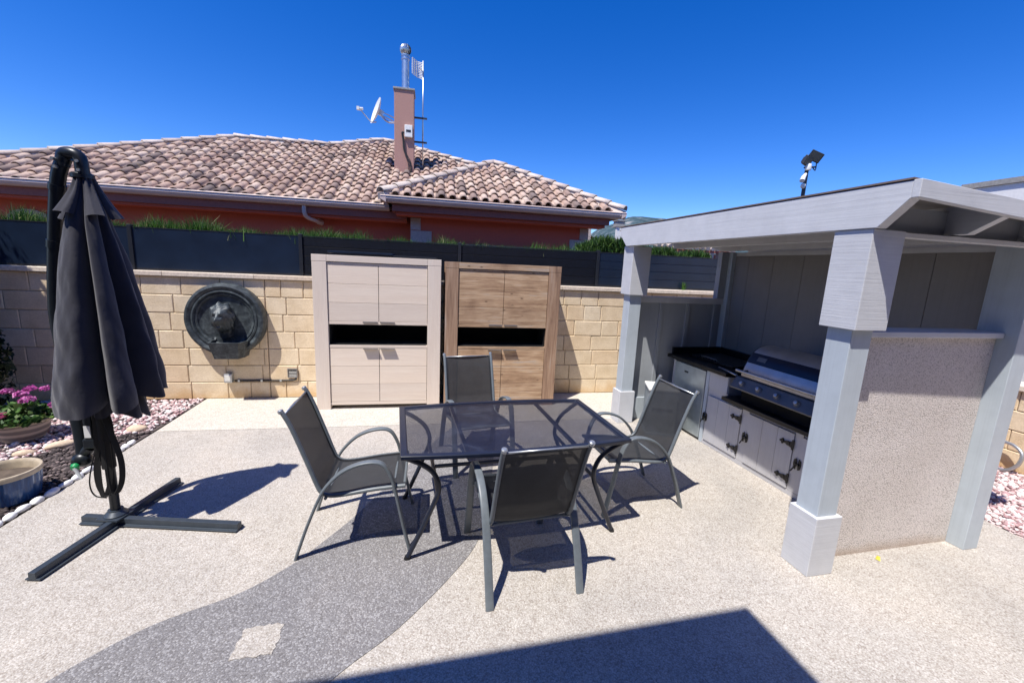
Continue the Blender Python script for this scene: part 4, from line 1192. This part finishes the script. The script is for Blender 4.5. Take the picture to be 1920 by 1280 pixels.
# half wall with window opening beside the left post
hv0 = 2.70
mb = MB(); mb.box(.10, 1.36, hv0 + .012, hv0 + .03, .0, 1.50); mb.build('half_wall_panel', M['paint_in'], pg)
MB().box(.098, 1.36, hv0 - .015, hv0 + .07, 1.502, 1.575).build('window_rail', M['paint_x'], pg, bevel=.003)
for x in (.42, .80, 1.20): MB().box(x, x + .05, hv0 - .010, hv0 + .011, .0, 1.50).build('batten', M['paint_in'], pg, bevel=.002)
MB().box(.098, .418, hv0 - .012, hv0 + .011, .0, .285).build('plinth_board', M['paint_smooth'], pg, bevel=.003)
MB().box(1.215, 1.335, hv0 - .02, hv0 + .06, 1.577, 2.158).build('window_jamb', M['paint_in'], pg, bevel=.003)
# pebble dash half wall towards the camera
MB().box(.082, 1.313, .035, .15, 0, 1.535).build('pebble_wall', M['stucco'], pg)
MB().box(.08, 1.31, -.005, .20, 1.538, 1.575).build('ledge', M['paint_x'], pg, bevel=.004)

# ------------------------------------------------------------------ outdoor kitchen counter
KO = V(3.052, 4.02, 0); KA = rad(3.2)
kc = thing('kitchen_counter', 'grey outdoor kitchen counter with black iron hinges under a black granite worktop', 'counter', KO, KA)
mb = MB()
mb.box(.004, .70, -1.62, -.002, 0, .598); mb.box(.004, .70, -.33, -.002, .598, .833); mb.box(.66, .70, -.002, .68, 0, .833); mb.box(.0, .68, .565, .60, 0, .833)
mb.build('carcass', M['door_paint'], kc)
MB().box(-.008, .003, -.05, -.003, .0, .833).build('end_trim', M['paint_smooth'], kc, bevel=.002)
MB().box(-.007, .003, -.325, -.053, .648, .832).build('drawer_front', M['door_paint'], kc, bevel=.002)
MB().box(-.005, .003, -1.62, -.052, .0, .045).build('kickboard', M['door_paint'], kc, bevel=.002)
MB().box(-.05, .72, -.33, .68, .836, .878).build('worktop', M['granite'], kc, bevel=.004)
MB().box(.69, .72, -.33, .66, .879, .96).box(0.0, .69, .64, .67, .879, .96).build('backsplash', M['granite'], kc, bevel=.003)
MB().box(-.075, .45, -1.62, -.335, .60, .640).build('lower_worktop', M['granite'], kc, bevel=.004)
def hinge(y, z, d):
    mb = MB(); k = .9
    mb.prism([(-.022, y + .004, z - .045), (-.022, y - .012, z - .045), (-.022, y - .014, z + .045), (-.022, y + .004, z + .045)], (.006, 0, 0))
    mb.prism([(-.023, y, z + .030), (-.023, y, z - .030), (-.023, y + .040, z - .016), (-.023, y + .085, z - .008), (-.023, y + .085, z + .008), (-.023, y + .040, z + .016)], (.006, 0, 0))
    for dy, dz, r in ((.095, 0, .013), (.112, .0, .010), (.095, .016, .009), (.095, -.016, .009), (.04, 0, .02)):
        mb.lathe([(r, -.0235 - .004), (r, -.017)], 10, (0, y + dy, z + dz), Matrix(((0, 0, 1), (0, 1, 0), (-1, 0, 0))))
    return mb.build('hinge', M['black'], d)
def latch(y, z, d):
    mb = MB()
    for sg in (-1, 1):
        mb.prism([(-.022, y + sg * .012, z + .05), (-.022, y + sg * .032, z + .035), (-.022, y + sg * .036, z), (-.022, y + sg * .030, z - .04), (-.022, y + sg * .012, z - .05), (-.022, y + sg * .008, z)], (.006, 0, 0))
    mb.box(-.034, -.018, y - .022, y + .022, z - .008, z + .008)
    mb.tube([(-.03, y + .006, z), (-.034, y + .022, z - .045), (-.036, y + .038, z - .075)], .006, 6)
    return mb.build('latch', M['black'], d)
for (d0, d1, z1) in ((-.075, -.56, .565), (-.655, -1.155, .556)):
    mid = (d0 + d1) / 2
    mb = MB(); w = (d0 - d1) / 3
    for q in range(3): mb.box(-.014, -.001, d0 - (q + 1) * w + .0012, d0 - q * w - .0012, .052, z1)
    d = mb.build('door', M['door_paint'], kc, bevel=.002)
    hinge(d1 + .004, z1 - .10, d); hinge(d1 + .004, .145, d); latch(d0 + .008, .312, d)
mb = MB(); mb.box(-.014, -.001, -1.60, -1.232, .052, .556); d = mb.build('door', M['door_paint'], kc, bevel=.002); latch(-1.224, .312, d)
for y0, y1 in ((-.562, -.653), (-1.157, -1.230)): MB().box(-.006, .003, y1, y0, .046, .598).build('face_frame', M['door_paint'], kc, bevel=.002)
fr = thing('fridge', 'pale steel outdoor fridge under the far end of the granite worktop', 'fridge', KO, KA)
MB().box(.03, .62, .008, .555, .02, .82).build('cabinet_body', M['darkmetal'], fr)
f_ = MB().box(-.012, .028, .008, .552, .03, .815).build('door', M['fridge'], fr, bevel=.006)
MB().box(-.016, -.011, .30, .365, .715, .735).build('badge_handle', M['darkmetal'], f_)
MB().box(.0, .06, .01, .55, .0, .028).build('kick_grille', M['darkmetal'], fr)
hb = thing('hob_lid', 'flat black glass lid lying on the far part of the granite worktop', 'hob', KO, KA)
mb = MB(); mb.box(.16, .60, -.18, .50, .879, .905); mb.build('glass', M['granite'], hb, bevel=.006)
mb = MB(); mb.tube([(.14, .05, .93), (.14, .30, .93)], .008, 8); mb.tube([(.14, .05, .93), (.16, .05, .90)], .007, 6); mb.tube([(.14, .30, .93), (.16, .30, .90)], .007, 6); mb.build('handle', M['steel_dark'], hb, smooth=True)

gr = thing('gas_grill', 'built-in stainless gas barbecue with navy banded hood and four knobs', 'barbecue', KO, KA)
G0, G1 = -1.45, -.47
MB().box(.02, .62, G0 + .03, G1 - .02, .642, .90).build('firebox', M['void'], gr)
mb = MB(); mb.prism([(-.095, G0, .775), (-.105, G0, .787), (-.035, G0, .885), (.02, G0, .89), (.02, G0, .775)], (0, G1 - G0 + .02, 0)); cpn = mb.build('control_panel', M['steel_dark'], gr, bevel=.006)
KD = V(-.82, 0, .57).normalized()
for y in (-.575, -.775, -.975, -1.175, -1.37):
    c0 = V(-.068, y, .834)
    k_ = MB().lathe([(.030, 0), (.030, .008), (.024, .012)], 20, c0, KD.to_track_quat('Z', 'Y').to_matrix()).build('knob', M['steel_dark'], gr, smooth='auto')
    mb = MB(); mb.lathe([(.019, .010), (.0175, .034), (.012, .037)], 20, c0, KD.to_track_quat('Z', 'Y').to_matrix()); mb.build('grip', M['steel'], k_, smooth='auto')
HP = [(.03, .895), (.02, .93), (.03, .975), (.055, 1.03), (.085, 1.085), (.13, 1.14), (.19, 1.18), (.27, 1.20), (.36, 1.195), (.45, 1.165), (.53, 1.11), (.57, 1.04), (.585, .96), (.585, .895)]
pth = smooth_path([(x, 0, z) for x, z in HP], 4)
mb = MB(); m = len(pth)
vs = [(p.x, y, p.z) for y in (G0 + .03, G1) for p in pth]
fs = [(i, i + 1, m + i + 1, m + i) for i in range(m - 1)]
mb.add(vs, fs); hood = mb.build('hood', M['steel'], gr, smooth='auto')
for y, s_ in ((G0 + .03, -1), (G1, 1)):
    mb = MB(); mb.prism([(p.x, y, p.z) for p in pth], (0, .012 * s_, 0)); mb.build('hood_end', M['darkmetal'], gr, bevel=.004)
nb_ = [p for p in pth if 1.02 < p.z < 1.135 and p.x < .2]
mb = MB(); m = len(nb_); mb.add([(p.x - .003, y, p.z + .0015) for y in (G0 + .033, G1 - .004) for p in nb_], [(i, i + 1, m + i + 1, m + i) for i in range(m - 1)])
mb.build('enamel_band', M['navy'], hood, smooth=True)
pa, pb_ = nb_[1], nb_[-2]
def on_band(y, f0, f1, w, nm, mat):
    a = nb_[0].lerp(nb_[-1], f0); b = nb_[0].lerp(nb_[-1], f1)
    MB().prism([(a.x - .012, y, a.z), (b.x - .012, y, b.z), (b.x - .012, y - w, b.z), (a.x - .012, y - w, a.z)], (.004, 0, 0)).build(nm, mat, hood, bevel=.001)
on_band(-.565, .35, .75, .10, 'badge', M['steel_dark'])
mb = MB(); a = nb_[0].lerp(nb_[-1], .42); mb.lathe([(.034, -.004), (.034, .004), (.026, .006)], 24, (a.x - .006, -1.26, a.z), Matrix(((0, 0, -1), (1.7, 0, 0), (0, .75, .3)))); mb.build('thermometer', M['steel_dark'], hood, smooth='auto')
mb = MB(); mb.tube([(-.035, G0 + .02, .945), (-.035, G1 + .03, .945)], .013, 12); hnd = mb.build('handle', M['steel'], gr, smooth='auto')
for y in (G0 + .08, G1 - .05): MB().tube([(-.03, y, .945), (.028, y, .95)], .010, 8).build('handle_mount', M['darkmetal'], gr, smooth=True)
MB().box(-.01, .028, G0 + .04, G1 - .01, .893, .925).build('drip_trim', M['steel'], gr, bevel=.004)
tg = thing('tongs', 'steel tongs lying on the worktop to the left of the barbecue hood', 'tongs', KO, KA)
mb = MB(); mb.tube([(-.03, -.44, .888), (.05, -.10, .888)], .006, 6); mb.tube([(-.015, -.44, .888), (.056, -.10, .888)], .006, 6); mb.build('arms', M['steel'], tg, smooth=True)

# pale box in front of the half wall
bx = thing('storage_box', 'pale grey metal box standing beside the left pergola post, behind the right chair', 'box', (2.49, 4.235, 0), rad(-20))
MB().box(.012, .33, .012, .33, .035, .53).build('box_body', M['fridge'], bx, bevel=.006)
MB().box(0, .345, 0, .345, .531, .56).build('lid', M['white'], bx, bevel=.008)
MB().box(.0, .342, .0, .342, 0, .034).build('plinth', M['paint_smooth'], bx, bevel=.004)
MB().box(.06, .285, .004, .0115, .30, .33).build('front_slot', M['darkmetal'], bx)

# ------------------------------------------------------------------ folded cantilever parasol
UX, UY = -2.10, 3.09
um = thing('parasol', 'folded charcoal cantilever parasol on a black cross base beside the gravel bed', 'parasol', (UX, UY, 0))
def bar(p, q, name='base_bar'):
    p = Vector(p); q = Vector(q); t_ = (q - p).normalized(); s_ = V(-t_.y, t_.x, 0)
    prof = [(-.042, 0), (.042, 0), (.042, .008), (.022, .009), (.020, .048), (-.020, .048), (-.022, .009), (-.042, .008)]
    mb = MB(); mb.prism([p + s_ * a + V(0, 0, b) for a, b in prof], q - p)
    return mb.build(name, M['crossbar'], um, bevel=.0025)
bar((-.075, -.545, .008), (.11, .52, .008)); bar((-.215, .035, .007), (.84, -.185, .007))
mb = MB(); mb.obox((0, 0, .062), (.15, .15, .010), Matrix.Rotation(rad(-12), 3, 'Z')); mb.lathe([(.066, .067), (.066, .075), (.042, .10), (.042, .108)], 24); mb.build('base_plate', M['crossbar'], um, smooth='auto')
MB().tube([(0, 0, .065), (0, 0, 1.9)], .0275, 20).build('mast', M['pole'], um, smooth='auto')
arm = smooth_path([(-.155, .02, .50), (-.17, .04, .64), (-.195, .06, .80), (-.225, .09, 1.04), (-.245, .10, 1.28), (-.248, .10, 1.45), (-.22, .09, 1.67), (-.175, .07, 1.90), (-.12, .04, 2.12), (-.065, .01, 2.29), (-.015, 0, 2.385)], 5)
MB().tube(arm, .036, 18).build('curved_arm', M['pole'], um, smooth='auto')
mb = MB()
for i in (34, 42): MB().tube([arm[i], arm[i + 1]], .041, 18).build('arm_collar', M['pole'], um, smooth='auto')
mb = MB(); mb.tube(smooth_path([(-.035, 0, 2.33), (-.02, 0, 2.40), (.03, -.01, 2.405), (.065, -.01, 2.38), (.07, -.01, 2.29)], 5), .034, 14); mb.build('top_joint', M['pole'], um, smooth='auto')
mb = MB()
for x, z in ((-.05, 2.365), (-.045, 2.32), (.07, 2.36), (.072, 2.31)): mb.tube([(x, -.05, z), (x, .04, z)], .009, 8)
mb.build('bolt', M['tubegrey'], um)
# canopy: pleated folds hanging from the hub, in vertical rings
AX = [(2.27, .060, .010), (2.20, .060, .012), (2.0, .060, .0), (1.6, .068, .0), (1.2, .07, 0), (.86, .07, 0)]
def axis(z):
    zs = [a[0] for a in AX][::-1]
    return float(np.interp(z, zs, [a[1] for a in AX][::-1])), float(np.interp(z, zs, [a[2] for a in AX][::-1]))
def canopy(z_top, z_bot, prof, nf, amp, phase, seed, n=200, rows=52, name='canopy', hem=.05, sk=.0, bounds=None):
    r_ = random.Random(seed)
    peaks = [.80, .14, .28, .5, .5, .5] if bounds else [.5] * nf
    pk = [(r_.uniform(-.22, .22), r_.uniform(.75, 1.2), r_.uniform(-1, 1)) for _ in range(nf)]
    vs = []
    for i in range(rows + 1):
        f_ = i / rows
        for j in range(n):
            a = 2 * PI * j / n
            if bounds:
                k = 0
                while k < len(bounds) - 2 and math.degrees(a) - 165 > bounds[k + 1]: k += 1
                fr_ = (math.degrees(a) - 165 - bounds[k]) / (bounds[k + 1] - bounds[k]); fr_ = min(1, max(0, fr_))
                if k == 0: fr_ = .30 + .70 * fr_
            else:
                q = a / (2 * PI) * nf; k = int(q) % nf; fr_ = q - int(q)
            s_, g_, tw = pk[k]; tw *= .3
            pq = peaks[k]
            tri = fr_ / pq if fr_ < pq else (1 - fr_) / (1 - pq)
            fold = math.sin(tri * PI / 2) ** .8
            z_end = z_bot + hem * (1 - fold) * .0 + hem * g_ * (fold - .5) * -1 + sk * math.cos(a - .4)
            z = z_top + (z_end - z_top) * f_
            r0 = float(np.interp(f_, [p[0] for p in prof], [p[1] for p in prof]))
            am = amp * (min(1, f_ * 2.2 + .15))
            wr = .003 * math.sin(a * 17 + z * 26 + k) * f_ + .004 * math.sin(z * 19 + k * 2.1) * f_ * fold + .007 * mnoise.fractal(V(math.cos(a) * 2.2, math.sin(a) * 2.2, z * 4.5 + math.sin(a * 3)), 1.0, 2.0, 4) * (.3 + f_)
            r = r0 * (1 - am + am * 1.35 * fold * g_) + wr
            an = a + phase + .22 * tw * f_ * fold + .10 * f_
            cx, cy = axis(z)
            vs.append((cx + r * math.cos(an), cy + r * math.sin(an), z))
    fs = [(i * n + j, i * n + (j + 1) % n, (i + 1) * n + (j + 1) % n, (i + 1) * n + j) for i in range(rows) for j in range(n)]
    o = MB().add(vs, fs).build(name, M['canopy'], um, smooth=True)
    return o
canopy(2.285, .90, [(0, .036), (.06, .048), (.15, .084), (.28, .118), (.45, .150), (.62, .182), (.8, .212), (.93, .234), (1, .237)], 6, .62, rad(-168), 5, name='canopy', hem=.05, sk=-.02, bounds=[-165, -68, -14, 32, 84, 140, 195])
canopy(1.9, .80, [(0, .03), (.3, .07), (.7, .13), (1, .165)], 6, .5, 1.1, 9, name='inner_fold', hem=.09, sk=-.05)
# wind vent: four free flaps over the top
vs = []; fs = []
for k in range(5):
    a0 = k * 2 * PI / 5 + .55
    mb = MB(); n_ = 12; rows = 12; vs = []
    for i in range(rows + 1):
        f_ = i / rows
        for j in range(n_ + 1):
            b = j / n_ * 2 - 1
            z = 2.298 - .245 * f_ - .012 * b * b * f_ + .02 * math.sin(k * 2.3) * f_
            r = .040 + .122 * f_ ** 1.35 * (1 - .42 * b * b) + .006 * math.sin(b * 7 + k)
            an = a0 + b * (.52 - .12 * f_)
            cx, cy = axis(z)
            vs.append((cx + r * math.cos(an), cy + r * math.sin(an), z))
    fs = [(i * (n_ + 1) + j, i * (n_ + 1) + j + 1, (i + 1) * (n_ + 1) + j + 1, (i + 1) * (n_ + 1) + j) for i in range(rows) for j in range(n_)]
    MB().add(vs, fs).build('vent_flap', M['canopy'], um, smooth=True)
MB().lathe([(.048, 2.30), (.055, 2.293), (.055, 2.27)], 24, (.055, 0.008, 0), cap=True).build('hub_cap', M['pole'], um, smooth='auto')
# slider, crank and straps on the mast
mb = MB(); mb.box(-.12, .03, -.03, .05, .56, .63); mb.box(-.105, -.055, -.028, .03, .62, .86); mb.build('slider', M['pole'], um, bevel=.012)
MB().box(-.098, -.062, -.0315, -.0285, .64, .72).build('paper_label', M['label'], um)
mb = MB(); mb.sphere((-.155, .005, .475), .058, 18, 12, (1, .8, .85)); mb.tube([(-.155, .02, .50), (-.10, .01, .56)], .035, 12); mb.build('crank_housing', M['pole'], um, smooth='auto')
mb = MB(); mb.lathe([(.022, 0), (.026, .012), (.018, .026)], 16, (-.155, -.045, .455), V(-.15, -1, -.25).normalized().to_track_quat('Z', 'Y').to_matrix()); cr = mb.build('crank_knob', M['green'], um, smooth='auto')
MB().tube([(-.152, -.068, .45), (-.115, -.075, .375)], .0095, 10, radii=[1.2, .75]).build('crank_grip', M['clear'], um, smooth='auto')
def strap(pts, w, th=.003, side=(1, 0, 0)):
    return MB().tube(smooth_path(pts, 6), w, 4, th, side=side)
mb = MB()
for pts, w, sd in ((((.03, -.035, .86), (.035, -.045, .60), (.028, -.05, .36), (-.01, -.055, .235), (-.035, -.05, .30), (-.03, -.045, .55), (-.02, -.04, .80)), .013, (1, .2, 0)),
                   (((.02, -.04, .84), (.065, -.045, .66), (.095, -.04, .48), (.085, -.04, .33), (.045, -.045, .245), (.03, -.045, .34), (.03, -.042, .62)), .016, (.6, .8, 0)),
                   (((.035, -.03, .90), (.058, -.03, .72), (.05, -.03, .60)), .011, (1, 0, 0)),
                   (((.0, -.045, .62), (-.045, -.05, .46), (-.05, -.05, .32), (-.02, -.055, .245), (.02, -.055, .24)), .009, (1, .3, 0))):
    mb.tube(smooth_path(pts, 6), w, 4, .0025, side=sd)
mb.tube(smooth_path([(-.03, -.04, .60), (-.075, -.06, .40), (-.085, -.06, .30), (-.06, -.06, .24), (.0, -.06, .225)], 6), .0045, 6)
mb.build('strap', M['strap'], um)
MB().tube([(.005, -.012, .42), (.005, -.012, .95)], .038, 12).build('strap_sleeve', M['strap'], um, smooth='auto')

# ------------------------------------------------------------------ pots, plants, greenery at the left
p1 = thing('flower_pot', 'striped terracotta bowl planted with pink geraniums beside the block wall', 'flower pot', (-3.86, 4.68, 0))
MB().lathe([(.135, 0), (.15, .02), (.185, .10), (.20, .175), (.185, .178), (.17, .16)], 48).build('bowl', M['pot_stripe'], p1, smooth='auto')
MB().lathe([(.198, .176), (.212, .18), (.214, .198), (.20, .204), (.185, .198), (.183, .17)], 48).build('rim', M['pot_rim'], p1, smooth='auto')
MB().lathe([(.18, .165), (.09, .172), (.002, .175)], 24, cap=False).build('potting_soil', M['soil'], p1)
ge = thing('geranium', 'pink and magenta flowering geranium growing in the striped pot', 'plant', (-3.86, 4.68, .17))
n = 620; a = rng.uniform(0, 2 * PI, n); r = .26 * np.sqrt(rng.uniform(0, 1, n)); z = .03 + .15 * (1 - (r / .28) ** 2) * rng.uniform(.2, 1.1, n)
C_ = np.stack([r * np.cos(a), r * np.sin(a), z], -1)
leaf_cloud('foliage', C_, np.array([[-.1, -.3, 1.0]]), .026, M['geranium'], ge, .95)
mb = MB()
for k in range(9):
    an = k * .7; mb.tube([(0, 0, 0), (.06 * math.cos(an), .06 * math.sin(an), .10), (.13 * math.cos(an), .13 * math.sin(an), .2)], .004, 5)
mb.build('stems', M['geranium'], ge)
for (x, y, z, s_, mt_) in ((-.12, .06, .285, .062, 'bloom'), (.045, -.02, .285, .058, 'bloom'), (.115, -.05, .235, .072, 'bloom'), (.02, .12, .30, .05, 'bloom'), (.27, .02, .165, .045, 'bloom'), (-.01, -.17, .115, .055, 'bloom_red'), (.14, .11, .30, .045, 'bloom')):
    n = 90; d = rng.normal(0, 1, (n, 3)); d /= np.linalg.norm(d, axis=1)[:, None]; d[:, 2] = np.abs(d[:, 2]) * .8 - .1
    leaf_cloud('flower_head', d * s_ * rng.uniform(.6, 1, (n, 1)) * np.array([[1, 1, .8]]) * .86 + np.array([[x, y, z]]), d * 1.2, .016, M[mt_], ge, .8)
p2 = thing('blue_pot', 'blue glazed ribbed planter with a cream rim and bare soil standing on dark gravel', 'flower pot', (-3.06, 3.50, 0))
nn_ = 72; prof = [(.165, 0), (.178, .015), (.192, .12), (.198, .195)]
vs = []
for r, z in prof:
    for j in range(nn_):
        a = 2 * PI * j / nn_; rr = r * (1 + .012 * (1 if (j // 2) % 2 else -1)); vs.append((rr * math.cos(a), rr * math.sin(a), z))
MB().add(vs, [(i * nn_ + j, i * nn_ + (j + 1) % nn_, (i + 1) * nn_ + (j + 1) % nn_, (i + 1) * nn_ + j) for i in range(3) for j in range(nn_)]).build('bowl', M['pot_blue'], p2)
MB().lathe([(.193, .194), (.205, .198), (.209, .222), (.204, .234), (.194, .236), (.188, .228), (.184, .21), (.182, .14)], 56, cap=False).build('rim', M['pot_rim'], p2, smooth='auto')
MB().lathe([(.183, .165), (.12, .176), (.06, .170), (.002, .178)], 30, cap=False).build('potting_soil', M['soil'], p2)

sh = thing('shrub', 'dark evergreen shrub against the wall at the left edge', 'shrub', (-4.78, 5.25, 0))
n = 2600; d = rng.normal(0, 1, (n, 3)); d /= np.linalg.norm(d, axis=1)[:, None]
leaf_cloud('foliage', d * np.array([[.36, .36, .60]]) * rng.uniform(.55, 1.05, (n, 1)) + np.array([[0, 0, .58]]), d, .032, M['tree'], sh)
MB().tube([(0, 0, -.02), (.02, .01, .3), (0, 0, .7)], .025, 8).build('stem', M['bark'], sh)
tr = thing('tree', 'dense dark evergreen tree left of the picture, shading the end of the wall', 'tree', (-5.72, 4.85, 0))
MB().tube(smooth_path([(0, 0, -.05), (.04, .02, 1.0), (-.02, 0, 2.0), (0, .03, 3.4)], 4), .085, 12, radii=[1.2 - .9 * i / 12 for i in range(13)]).build('trunk', M['bark'], tr, smooth=True)
pts_, nr = [], []
for k in range(150):
    f_ = random.random(); z0 = .5 + 3.6 * f_; R_ = 1.2 * (1 - .7 * f_ ** 1.8); an = random.uniform(0, 2 * PI); rr = R_ * random.uniform(.3, .95)
    m = 150; d = rng.normal(0, 1, (m, 3)); d /= np.linalg.norm(d, axis=1)[:, None]
    pts_.append(d * .24 * rng.uniform(.4, 1.1, (m, 1)) + np.array([[rr * math.cos(an), rr * math.sin(an), z0]])); nr.append(d)
leaf_cloud('crown', np.concatenate(pts_), np.concatenate(nr), .042, M['tree'], tr)

lp = thing('folded_chair_frame', 'bent grey metal tube frame leaning on the right wall above pink gravel', 'chair frame', (5.87, 3.05, 0))
MB().tube(smooth_path([(.055, .55, .30), (.045, .02, .298), (.035, -.10, .282), (.02, -.165, .227), (.0, -.172, .14), (-.01, -.14, .07), (-.02, -.09, .027), (-.025, 0, .02), (-.03, .55, .02)], 6), .0165, 12).build('tube', M['tubegrey'], lp, smooth=True)
MB().tube([(.055, .55, .30), (-.03, .55, .02)], .0165, 10).build('cross_tube', M['tubegrey'], lp, smooth=True)
